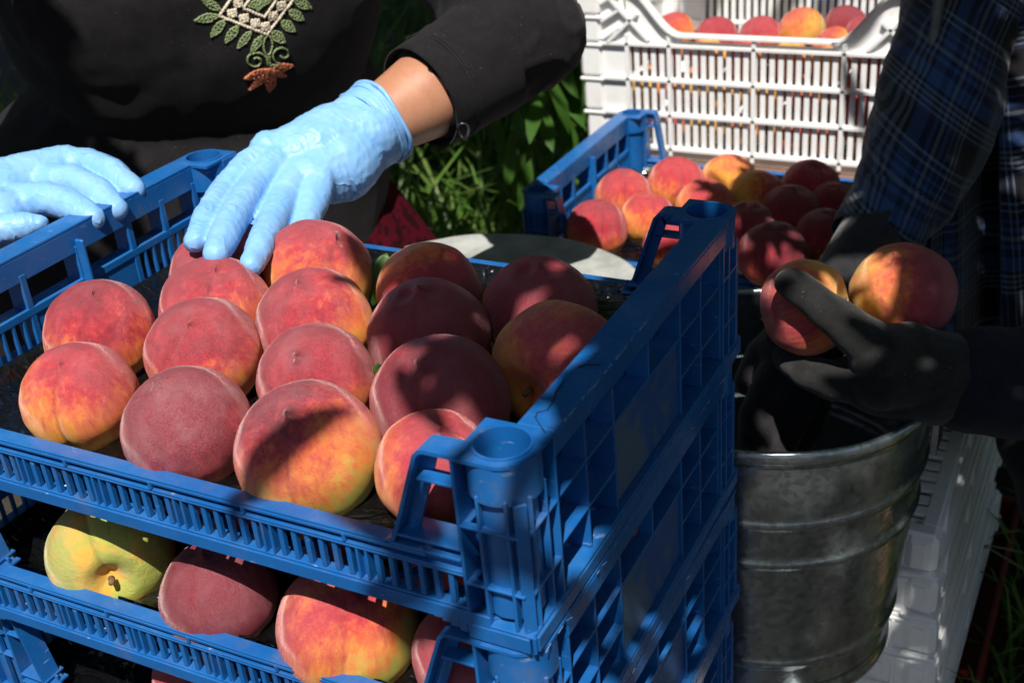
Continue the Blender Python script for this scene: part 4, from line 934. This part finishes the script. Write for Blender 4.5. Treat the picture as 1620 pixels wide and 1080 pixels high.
# blouse
def folds(c, nn): 
    v = (c-(el1-wl)).length; k = max(0, 1-v/.22)
    return .005*noise.noise(Vector((c.x*6, c.y*6, c.z*14)))+.0018*noise.noise(c*30)+.006*k*(max(0, 1-abs(noise.noise(Vector((c.x*17, c.y*17, c.z*26))))*2.6))**2-.002*k
b = MB(); b.ell(Lw(Bc), .235, .185, .222, Mw, 40, 28); b.ell(Lw(Bc+UZ*.02-RW*.03), .20, .20, .19, Mw)
b.ell(Lw(A_(0, .03, .22)), .205, .155, .20, Mw); b.chain([(Lw(A_(-.12, 0, .34)), .085), (Lw(A_(.09, 0, .34)), .085)])
b.chain([(Lw(A_(-.22, .0, -.25)), .20), (Lw(A_(0.0, -.02, -.12)), .215), (Lw(A_(-.04, -.0, -.32)), .222), (Lw(A_(-.07, .02, -.5)), .225), (Lw(A_(-.08, .03, -.6)), .23)])
eld = (cu1-el1).normalized()
b.chain([(Lw(A_(.06, 0, .34)), .085), (Lw(sh1), .074), (Lw(el1-eld*.01+UZ*.0), .0645), (Lw(cu1-eld*.045), .0590), (Lw(cu1-eld*.03), .057)])
b.chain([(Lw(sh2), .074), (Lw(el2), .062), (Lw(wr2+(el2-wr2)*.35), .05)])
blm = skin(b, 'blouse', .006, 8, folds)
# cut the sleeve open at the cuff: slide the end inward so that the edge stands proud of the arm
blouse = obj('blouse', blm, M['black'], woman)
# sleeve end: a flared ring of cloth
def ring_tube(c0, c1, r0, r1, mat, name, parent, off, th=.0022, n=48, wob=.0015):
    m = MB(); d = (c1-c0).normalized(); a = d.orthogonal().normalized(); bb_ = d.cross(a); prof = [(0, r0), (.25, r0+(r1-r0)*.25), (.6, r0+(r1-r0)*.6), (.93, r1), (1, r1-.0004), (1, r1-th), (.9, r1-th), (.5, r0+(r1-r0)*.5-th)]
    L = (c1-c0).length; V = []
    for t, r in prof:
        for k in range(n):
            an = 2*math.pi*k/n; rr = r+wob*noise.noise(Vector((math.cos(an)*2, math.sin(an)*2, t*3))); V.append(c0-off+d*(t*L)+(a*math.cos(an)+bb_*math.sin(an))*rr)
    m.add(V, [(i*n+k, i*n+(k+1) % n, (i+1)*n+(k+1) % n, (i+1)*n+k) for i in range(len(prof)-1) for k in range(n)], True); return obj(name, m.mesh(name), mat, parent)
cdn = (cu1-el1).normalized()
ring_tube(cu1-cdn*.085, cu1+cdn*.006, .0615, .0555, M['black'], 'cuff', woman, wl)
for kk in (.020, .024):
    m = MB(); d = cdn; a = d.orthogonal().normalized(); bb_ = d.cross(a); m.tube([cu1-d*kk-wl+(a*math.cos(x)+bb_*math.sin(x))*(.0573+.0010*noise.noise(Vector((math.cos(x)*2, math.sin(x)*2, 0)))) for x in [2*math.pi*i/80 for i in range(80)]], .0008, 6, closed=True); m.build('hem_stitching', M['black'], woman)
# skirt
m = MB(); prof = []; nz = 40; na = 90
V = []
for i in range(nz):
    t = i/(nz-1); z = -.10+(GZ+.28+.10)*t
    for k in range(na):
        a = 2*math.pi*k/na; r = .12+.145*min(1, t*2.0)**1.0+.016*t*math.sin(9*a+1.3)+.008*t*math.sin(17*a)
        V.append(Lw(A_(r*math.cos(a)*1.05+.015, r*math.sin(a)*.85-.03, z)))
m.add(V, [(i*na+k, i*na+(k+1) % na, (i+1)*na+(k+1) % na, (i+1)*na+k) for i in range(nz-1) for k in range(na)], True)
m.build('skirt', M['red'], woman)
# gloves
def glove_disp(s):
    def f(c, nn): 
        v = c+wl*0
        return s*(.0010*noise.noise(v*45)+.0007*(1-abs(noise.noise(Vector((v.x*110, v.y*110, v.z*45)))*2))**3-.0003)
    return f
for H, w0, w1 in ((H1, wr1, cu1), (H2, wr2, el2)):
    b = MB(); hand_into(b, H, wl); d = (w1-w0).normalized()
    b.chain([(w0-wl, .0345), (w0+d*.012-wl, .0385)])
    gl = obj('glove', skin(b, 'glove', .0019, 3, glove_disp(1)), M['nitrile'], woman)
    L_ = .024
    rt_ = ring_tube(w0-d*.020, w0+d*L_, .0395, .0425, M['nitrile'], 'glove_cuff', woman, wl, .0016, 64, .003)
    for kk in (.35, .75, 1.0):
        m = MB(); a = d.orthogonal().normalized(); bb_ = d.cross(a); c0 = w0+d*(-.008+kk*.032)
        m.tube([c0-wl+(a*math.cos(x)+bb_*math.sin(x))*(.0400+.003*kk+.0009*math.sin(5*x+kk*9))+d*.0016*math.sin(3*x+kk*4) for x in [2*math.pi*i/60 for i in range(60)]], .0014 if kk < 1 else .0022, 8, closed=True)
        m.build('glove_roll', M['nitrile'], woman)
# bracelet at the cuff
m = MB(); pb = PD(733, 208, 1.20)-wl; m.tube([pb+Vector((.006*math.cos(x), .002*math.sin(2*x), .008*math.sin(x))) for x in [2*math.pi*i/20 for i in range(20)]], .0014, 8, closed=True)
obj('cuff_button_loop', m.mesh('cuff_button_loop'), mat_simple('black_elastic', (.01, .01, .012), (.03, .03, .04), 90, .25), woman)

# embroidery: threads laid on the cloth
bvh = BVHTree.FromPolygons([v.co[:] for v in blm.vertices], [p.vertices[:] for p in blm.polygons])
def oncloth(X, Y):
    u, v = 300+X/5.0625, Y/5.0625; d = ray(u, v).normalized(); h = bvh.ray_cast(CAM-wl, d)
    return h[0]-d*.0008 if h[0] is not None else None
def stitch(polys, mat, name, r=.0011, bead=False):
    m = MB()
    for pl in polys:
        pts = []
        for (a, b_) in zip(pl[:-1], pl[1:]):
            k = max(2, int(math.hypot(b_[0]-a[0], b_[1]-a[1])/(9 if not bead else 12)))
            pts += [(a[0]+(b_[0]-a[0])*i/k, a[1]+(b_[1]-a[1])*i/k) for i in range(k)]
        pts.append(pl[-1]); P3 = [oncloth(*q) for q in pts]; P3 = [q for q in P3 if q is not None]
        if len(P3) > 1:
            rs = [.78*r*(1+.35*math.sin(i*2.4)) for i in range(len(P3))]; m.tube([q+Vector((random.gauss(0, .0003), 0, random.gauss(0, .0003))) for q in P3], rs, 6)
    if m.V: m.build(name, mat, woman)
def leafpoly(x0, y0, x1, y1, w, inner=True):
    dx, dy = x1-x0, y1-y0; L = math.hypot(dx, dy); nx, ny = -dy/L, dx/L; o = []
    up_ = [(x0+dx*t+nx*w*math.sin(math.pi*t**.9), y0+dy*t+ny*w*math.sin(math.pi*t**.9)) for t in [i/8 for i in range(9)]]; dn_ = [(x0+dx*t-nx*w*math.sin(math.pi*t**.9), y0+dy*t-ny*w*math.sin(math.pi*t**.9)) for t in [i/8 for i in range(9)]]
    o = [up_+dn_[::-1]]
    if inner:
        o += [[(x0+dx*.1, y0+dy*.1), (x0+dx*.9, y0+dy*.9)]]+[[(x0+dx*t+nx*w*.65, y0+dy*t+ny*w*.65), (x0+dx*(t+.14), y0+dy*(t+.14)), (x0+dx*t-nx*w*.65, y0+dy*t-ny*w*.65)] for t in (.25, .42, .6)]
    return o
for a in [(250, 85, 95, -5, 30), (235, 130, 40, 168, 32), (285, 160, 170, 300, 30), (390, 210, 285, 345, 30), (490, 255, 385, 390, 28), (585, 285, 490, 425, 26), (660, 255, 765, 345, 38), (735, 170, 845, 255, 36), (795, 85, 915, 165, 36), (840, 0, 975, 70, 36), (235, -20, 60, -90, 32), (900, -90, 1040, -40, 34)]:
    stitch(leafpoly(*a), M['tg'], 'embroidered_leaf', .0013)
stitch([[(235, 130), (620, 280), (830, 0), (900, -95)], [(235, 130), (330, 0), (480, -180), (620, -260), (900, -95)]], M['tc'], 'embroidered_border', .0021)
stitch([[(435, 70), (600, 140), (690, 10), (720, -60), (560, -110), (430, 70)]], M['tc'], 'embroidered_border', .0020)
for (x, y) in ((340, 108), (435, 150), (527, 190), (608, 215), (390, 28), (668, 130), (735, 48), (800, -30), (470, -60)):
    stitch([[(x-32, y-22), (x+28, y-30), (x+34, y+20), (x-26, y+32), (x-32, y-22)], [(x-24, y-14), (x+22, y+16)], [(x+20, y-20), (x-18, y+22)], [(x-28, y+4), (x+28, y)], [(x, y-26), (x+2, y+26)]], M['tc'], 'embroidered_square', .0018)
stitch(leafpoly(470, 50, 660, 0, 34)+leafpoly(540, 90, 600, -60, 26), M['tg'], 'embroidered_leaf', .0014)
sp = lambda cx, cy, r0, r1, a0, a1, ky=.8: [(cx+(r0+(r1-r0)*t)*math.cos(a0+(a1-a0)*t), cy+ky*(r0+(r1-r0)*t)*math.sin(a0+(a1-a0)*t)) for t in [i/26 for i in range(27)]]
stitch([sp(628, 365, 34, 34, 0, 6.3, 2.3), [(620, 450), (630, 530)], [(645, 450), (640, 530)], [(632, 450), (650, 525)]], M['tg'], 'embroidered_stalk', .0014)
stitch([sp(530, 490, 25, 92, -2.2, 6.0, .8)+[(628, 530)]], M['tg'], 'embroidered_curl', .0014)
stitch([sp(745, 440, 22, 92, 2.4, -4.6, .85)+[(645, 525)]], M['tg'], 'embroidered_curl', .0014)
for a in [(640, 560, 445, 630, 26), (640, 570, 480, 720, 22), (650, 575, 640, 730, 40), (660, 560, 825, 525, 26), (660, 570, 770, 610, 20), (640, 545, 660, 610, 14)]:
    stitch(leafpoly(*a), M['tb'], 'embroidered_petal', .0021)

# ------------------------------------------------------------------ the person in plaid
hp = Vector((.52, 1.05, 0)); p2 = empty('person', (hp.x, hp.y, GZ), label='person in a dark blue plaid shirt holding two peaches in black gloves', cat='person'); ol = Vector((hp.x, hp.y, GZ))
def L2(p): return Vector(p)-ol
shR = PD(1590, -190, 1.52); elR = PD(1466, 230, 1.40); cuR = PD(1385, 365, 1.34); wrR = PD(1352, 420, 1.32)
shL = PD(1990, -120, 1.22); elL = PD(1860, 600, 1.16); wrL = PD(1512, 597, 1.125)
HL = dict(palm=[px([(1512, 595, 1.125, .040), (1455, 585, 1.120, .040), (1400, 590, 1.115, .036)]), px([(1470, 610, 1.125, .038), (1400, 610, 1.125, .030), (1350, 600, 1.13, .024)]), px([(1440, 560, 1.115, .030), (1392, 562, 1.100, .028)])],
          fingers=[px([(1400, 560, 1.105, .0270), (1350, 525, 1.094, .0205), (1305, 488, 1.088, .0170), (1262, 455, 1.090, .0150), (1250, 447, 1.092, .0140)]),
                   px([(1375, 600, 1.120, .0220), (1320, 603, 1.130, .0190), (1276, 588, 1.155, .0165), (1245, 565, 1.185, .0140)]),
                   px([(1385, 612, 1.140, .0210), (1320, 605, 1.165, .0180), (1262, 575, 1.190, .0155), (1230, 540, 1.205, .0130)]),
                   px([(1400, 600, 1.160, .0200), (1345, 588, 1.190, .0170), (1290, 555, 1.215, .0150), (1262, 515, 1.215, .0125)]),
                   px([(1430, 590, 1.170, .0180), (1390, 570, 1.200, .0150), (1350, 535, 1.220, .0130), (1330, 505, 1.215, .0110)])])
HR = dict(palm=[px([(1352, 420, 1.32, .036), (1310, 500, 1.305, .038), (1268, 570, 1.29, .038)]), px([(1310, 480, 1.31, .034), (1240, 560, 1.30, .032)])],
          fingers=[px([(1240, 565, 1.29, .0195), (1212, 610, 1.28, .0165), (1192, 655, 1.28, .0150), (1185, 690, 1.285, .0125)]),
                   px([(1262, 580, 1.285, .0195), (1236, 635, 1.275, .0165), (1215, 685, 1.28, .0150), (1205, 715, 1.285, .0125)]),
                   px([(1285, 590, 1.285, .0195), (1265, 645, 1.275, .0165), (1245, 690, 1.28, .0150), (1235, 720, 1.285, .0125)]),
                   px([(1300, 590, 1.29, .0180), (1292, 640, 1.285, .0150), (1280, 680, 1.285, .0135), (1270, 700, 1.29, .0115)]),
                   px([(1250, 520, 1.30, .0200), (1205, 560, 1.305, .0175), (1180, 605, 1.31, .0145)])])
hips = Vector((.55, 1.06, -.06)); chest = PD(1800, -120, 1.50); neck = chest+Vector((-.06, -.02, .20))
b = MB(); b.chain([(L2(hips), .15), (L2(hips.lerp(chest, .5)), .135), (L2(chest), .15)]); b.chain([(L2(chest), .11), (L2(neck), .055), (L2(neck+Vector((-.03, 0, .08))), .052)])
hd2 = neck+Vector((-.05, -.01, .17)); b.ell(L2(hd2), .095, .078, .115); b.cap(L2(hd2+Vector((-.09, 0, -.01))), L2(hd2+Vector((-.108, 0, -.03))), .010, .014); b.cap(L2(hd2+Vector((-.05, 0, -.08))), L2(hd2+Vector((-.04, 0, -.07))), .035, .04)
for s in (-1, 1): b.ell(L2(hd2+Vector((0, .08*s, 0))), .022, .012, .032)
b.chain([(L2(chest), .10), (L2(shR), .062), (L2(elR), .045), (L2(wrR), .030)]); b.chain([(L2(chest), .10), (L2(shL), .062), (L2(elL), .045), (L2(wrL), .034)])
hand_into(b, HL, ol, .66); hand_into(b, HR, ol, .66)
kn = [Vector((.50, .90, -.42)), Vector((.56, 1.22, -.45))]; ft = [Vector((.62, .86, GZ)), Vector((.72, 1.2, GZ))]
for k_, f_, s in zip(kn, ft, (-1, 1)):
    b.chain([(L2(hips+Vector((0, .09*s, -.04))), .10), (L2(k_), .065), (L2(f_+UZ*.10), .045), (L2(f_+UZ*.05), .038)]); b.chain([(L2(f_+UZ*.04), .036), (L2(f_+UZ*.035+Vector((-.15, 0, 0))), .030)])
obj('body', skin(b, 'body', .006, 6), M['skinf'], p2)
m = MB(); 
for s in (-1, 1): m.ell(L2(hd2+Vector((-.086, .030*s, .005))), .008, .012, .007, None, 14, 10)
m.build('eyes', bpy.data.materials['eye'], p2); m = MB(); m.ell(L2(hd2+Vector((-.088, 0, -.052))), .010, .022, .006, None, 14, 10); m.build('mouth', bpy.data.materials['lip'], p2)
m = MB(); m.ell(L2(hd2+Vector((.018, 0, .025))), .095, .085, .11); obj('hair', skin(m, 'hair', .006, 3, lambda c, nn: .004*noise.noise(c*60)), bpy.data.materials['dark_hair'], p2)
b = MB(); b.chain([(L2(hips+UZ*.06), .160), (L2(hips-UZ*.05), .165)])
for k_, f_, s in zip(kn, ft, (-1, 1)): b.chain([(L2(hips+Vector((0, .09*s, -.04))), .118), (L2(k_), .086), (L2(f_+UZ*.12), .066), (L2(f_+UZ*.07), .064)])
b.chain([(L2(PD(1700, 690, 1.42)), .085), (L2(PD(1790, 900, 1.40)), .10)])
obj('trousers', skin(b, 'trousers', .007, 6, lambda c, nn: .006*noise.noise(Vector((c.x*9, c.y*9, c.z*22)))), M['trouser'], p2)
def cloth_uv(me, tilt, off, e1=None):
    """thread directions of the cloth, stored with the mesh"""
    at = me.attributes.new('cloth_uv', 'FLOAT_VECTOR', 'POINT'); co = np.empty(len(me.vertices)*3); me.vertices.foreach_get('co', co); co = co.reshape(-1, 3)
    a = np.array(e1 if e1 is not None else tuple((rt*.9+UZ*0).normalized())); u = co@a; z = co[:, 2]
    c, s = math.cos(tilt), math.sin(tilt); out = np.stack([u*c-z*s+off, u*0, u*s+z*c+off*2], 1); at.data.foreach_set('vector', out.ravel().astype(np.float32))
def sfold(c, nn): return .007*noise.noise(Vector((c.x*13+c.z*6, c.y*13, c.z*8)))+.003*noise.noise(c*38)
b = MB(); b.chain([(L2(shR), .088), (L2(PD(1528, 30, 1.47)), .078), (L2(PD(1470, 200, 1.42)), .070), (L2(PD(1432, 300, 1.385)), .062), (L2(PD(1398, 352, 1.355)), .046)])
me = skin(b, 'sleeve', .006, 5, sfold); cloth_uv(me, .62, .01); obj('sleeve', me, M['plaid'], p2, label='plaid sleeve of the reaching arm')
d = (wrR-cuR).normalized(); c1 = PD(1388, 368, 1.35)
cf_ = ring_tube(PD(1412, 330, 1.365), PD(1378, 384, 1.345), .052, .047, M['plaid'], 'cuff', p2, ol, .002, 48, .005); cloth_uv(cf_.data, .62, .01)
# open shirt front hanging beside the sleeve
def panel(name, cols, v0, v1, mat, amp, ph, tilt=0, off=0):
    nu_, nv_ = 60, 80; V = []; m = MB()
    for i in range(nu_+1):
        for j in range(nv_+1):
            t = i/nu_; s = j/nv_; ua, ub = cols(s); u = ua+(ub-ua)*t; v = v0+(v1-v0)*s
            dd = 1.40+.10*t+amp*math.sin(t*11+ph+s*.9)*(.4+.6*s)+.006*noise.noise(Vector((t*5, s*5, ph)))
            V.append(PD(u, v, dd)-ol)
    n2 = len(V); back = [Vector(v)+fwd*.0022 for v in V]; V = V+back; w_ = nv_+1
    F = []
    for i in range(nu_):
        for j in range(nv_): q = (i*w_+j, (i+1)*w_+j, (i+1)*w_+j+1, i*w_+j+1); F.append(q[::-1]); F.append(tuple(x+n2 for x in q))
    for j in range(nv_):
        F.append((j, j+1, j+1+n2, j+n2)); b0 = nu_*w_+j; F.append((b0+1, b0, b0+n2, b0+1+n2))
    for i in range(nu_): b1 = i*w_+nv_; F.append((b1, b1+w_, b1+w_+n2, b1+n2))
    m.add(V, F, True); me = m.mesh(name); cloth_uv(me, tilt, off); return obj(name, me, mat, p2)
panel('shirt_front', lambda s: (1484-14*s, 1592+6*s), -260, 620, M['plaid'], .010, .4, .03, .02)
panel('shirt_front', lambda s: (1576+10*s, 1830), -260, 640, M['plaid'], .018, 2.2, -.06, .05)
m = MB(); pts = [(1492, -200), (1486, 0), (1478, 60), (1474, 120), (1468, 170), (1464, 215), (1456, 240)]; P3 = [PD(u, v, 1.385)-ol for u, v in pts]; ws = [.020, .014, .012, .013, .011, .007, .003]
V = []
for q, w_ in zip(P3, ws): V += [q-rt*w_/2, q-fwd*.0018, q+rt*w_/2, q+fwd*.0018]
m.add(V, [(i*4+k, i*4+(k+1) % 4, (i+1)*4+(k+1) % 4, (i+1)*4+k) for i in range(len(P3)-1) for k in range(4)], True)
obj('shirt_edge', m.mesh('shirt_edge'), M['lining'], p2, label='pale frayed edge strip of the open shirt')
b = MB(); b.chain([(L2(chest), .165), (L2(hips.lerp(chest, .5)), .160), (L2(hips+UZ*.05), .168)]); b.chain([(L2(chest), .13), (L2(shL), .085), (L2(shL.lerp(elL, .5)), .07)]); b.chain([(L2(chest), .13), (L2(shR), .088)])
me = skin(b, 'shirt', .008, 5, sfold); cloth_uv(me, 0, 0); obj('shirt', me, M['plaid'], p2)
b = MB(); b.chain([(L2(shL.lerp(elL, .4)), .068), (L2(elL), .068), (L2(PD(1700, 606, 1.14)), .056), (L2(PD(1585, 605, 1.135)), .0525), (L2(PD(1545, 603, 1.13)), .051), (L2(PD(1535, 602, 1.13)), .050)])
obj('forearm_sleeve', skin(b, 'forearm_sleeve', .005, 4, lambda c, nn: .003*noise.noise(Vector((c.x*30, c.y*14, c.z*14)))+.0012*noise.noise(c*70)), M['sleeve'], p2, label='dark navy sleeve of the holding arm')
for H, mt, lb_ in ((HL, 'bglove', 'black knitted glove around two peaches'), (HR, 'gglove', 'grey black knitted glove reaching into the bucket')):
    b = MB(); hand_into(b, H, ol)
    if H is HR: b.chain([(L2(cuR), .038), (L2(wrR), .036)])
    obj('glove', skin(b, 'glove', .0021, 5, lambda c, nn: .0012*noise.noise(c*55)), M[mt], p2, label=lb_)
peach_px(1274, 487, 76.5, 0, 1340, 470, 'yellow orange peach under the thumb of the black glove', 'peaches held in the black glove', at_depth=1.150, is_stem=True, blush=-.12, dark=.3, bd=(-.9, .2), me=PM[0], roll_=1)
peach_px(1428, 464, 82, 0, 1400, 405, 'red and yellow peach resting behind the thumb base of the black glove', 'peaches held in the black glove', at_depth=1.165, blush=.2, dark=.8, green=.3, bd=(.85, 0), me=PM[5])

# ------------------------------------------------------------------ loose leaves in the top crate
def single_leaf(P, D, Nn, L, w, label):
    D = Vector(D).normalized(); S = D.cross(Vector(Nn)).normalized(); U = S.cross(D); V = []; n_ = 12
    for i in range(n_+1):
        t = i/n_; ww = w*math.sin(math.pi*min(1, t*1.02))**.75*(1-.2*t)
        for s, dz in ((-1, .15), (-.5, .05), (0, 0), (.5, .05), (1, .15)): V.append(Vector(P)+D*L*t+S*ww*s+U*(dz*ww-.18*L*t*t))
    m = MB(); m.add(V, [(i*5+k, i*5+k+1, (i+1)*5+k+1, (i+1)*5+k) for i in range(n_) for k in range(4)], True)
    o = m.build('leaf', M['leaf']); tag(o, label, 'leaf', 'loose leaves among the peaches'); sd = o.modifiers.new('s', 'SOLIDIFY'); sd.thickness = .0004; return o
single_leaf(PD(612, 400, 1.06), -up*.9-rt*.25-fwd*.1, -fwd, .048, .013, 'green leaf tucked between two back row peaches under the glove')
single_leaf(PD(596, 574, .875), -up*.9+rt*.3, -fwd, .013, .005, 'tiny green leaf scrap beside the dark crimson peach')

# ------------------------------------------------------------------ the peach trees overhead: their leaves make the dappled light
E1 = SUN.orthogonal().normalized(); E2 = SUN.cross(E1)
def onplane(P): P = Vector(P); return (P.dot(E1), P.dot(E2))
def shade(u, v, d, r): return (PD(u, v, d), r)
LIT = [(PD(u, v, d), r) for u, v, d, r in LITPX]
SH = [(PD(u, v, d), r) for u, v, d, r in SHPX]
def canopy(name_parent, discs, lit, t0, tj, size, dens, fixed=None):
    P = []
    la = np.array([(*onplane(p), r) for p, r in lit]) if lit else np.zeros((0, 3))
    for c, r in discs:
        N = int(dens*math.pi*r*r/(.17*size*size)); a = rng.uniform(0, 2*np.pi, N); q = r*np.sqrt(rng.random(N))
        A = np.array(onplane(c)); X = A[0]+q*np.cos(a); Y = A[1]+q*np.sin(a)
        if len(la):
            k = np.ones(N, bool)
            for lx, ly, lr in la: k &= np.hypot(X-lx, Y-ly) > lr+size*.36
            X, Y = X[k], Y[k]
        h = c.dot(SUN)+t0+rng.uniform(-tj, tj, len(X))
        P.append(X[:, None]*np.array(E1)+Y[:, None]*np.array(E2)+h[:, None]*np.array(SUN))
    return np.concatenate(P)
P = canopy(None, SH, LIT, 1.30, .12, .10, DENS)
P = np.concatenate([P, canopy(None, [(PD(u, v, d), r) for u, v, d, r in SHF], [(PD(u, v, d), r) for u, v, d, r in LITF], 1.18, .08, .08, 3.6)])
oht = empty('peach_tree', (1.75, -1.3, GZ), label='tall peach tree whose leafy boughs reach over the crates', cat='tree'); o0 = Vector(oht.location)
bk.scale = (1.06, 1.06, 1.055)
m = MB(); tp = limb(m, (0, 0, -.05), (-.15, .1, 1.5), .09, .06, .03); m.build('trunk', M['bark'], oht)
for tgt in (PD(1060, 540, .86)+SUN*1.35, PD(1580, 300, 1.4)+SUN*1.4, PD(1560, 800, 1.4)+SUN*1.3, PD(900, 900, .75)+SUN*1.45):
    m = MB(); limb(m, tp[-1], tgt-o0, .035, .007, .04, 10); m.build('limb', M['bark'], oht)
P = P[P[:, 2] > .5]
V, F = leafcloud(P-np.array(o0), .10, .25, flat=SUN); obj('crown', mesh_np('crown', V, F, True), M['leaf'], oht, kind='stuff')
BG = [((x, y, GZ+.2), .55) for x in np.arange(-4.2, 1.6, .75) for y in np.arange(2.0, 5.6, .75)]
LB = [(PD(u, v, d), r) for u, v, d, r in LITBG]
P = canopy(None, [(Vector(c), r) for c, r in BG], LB, 2.35, .25, .18, 2.8)
P = np.concatenate([P, canopy(None, [(PD(u, v, d), r) for u, v, d, r in SHBR], LB, 1.75, .2, .13, 3.2)])
bt = empty('peach_tree', (-1.0, 1.95, GZ), label='peach tree with a wide crown shading the grass behind the two workers', cat='tree'); o1 = Vector(bt.location)
bt.location = (-2.6, 2.3, GZ); o1 = Vector(bt.location)
m = MB(); tp = limb(m, (0, 0, -.05), (.1, .05, 1.6), .09, .06, .03); m.build('trunk', M['bark'], bt)
for tgt in (Vector((-1.6, 1.6, 1.5)), Vector((-.6, 1.7, 1.6)), Vector((-3.6, 1.8, 1.7)), Vector((.4, 2.3, 1.8))):
    m = MB(); limb(m, tp[-1], tgt-o1, .05, .012, .06, 12); m.build('limb', M['bark'], bt)
V, F = leafcloud(P-np.array(o1), .18, .25, simple=True, flat=SUN); obj('crown', mesh_np('crown', V, F, True), M['leaf'], bt, kind='stuff')
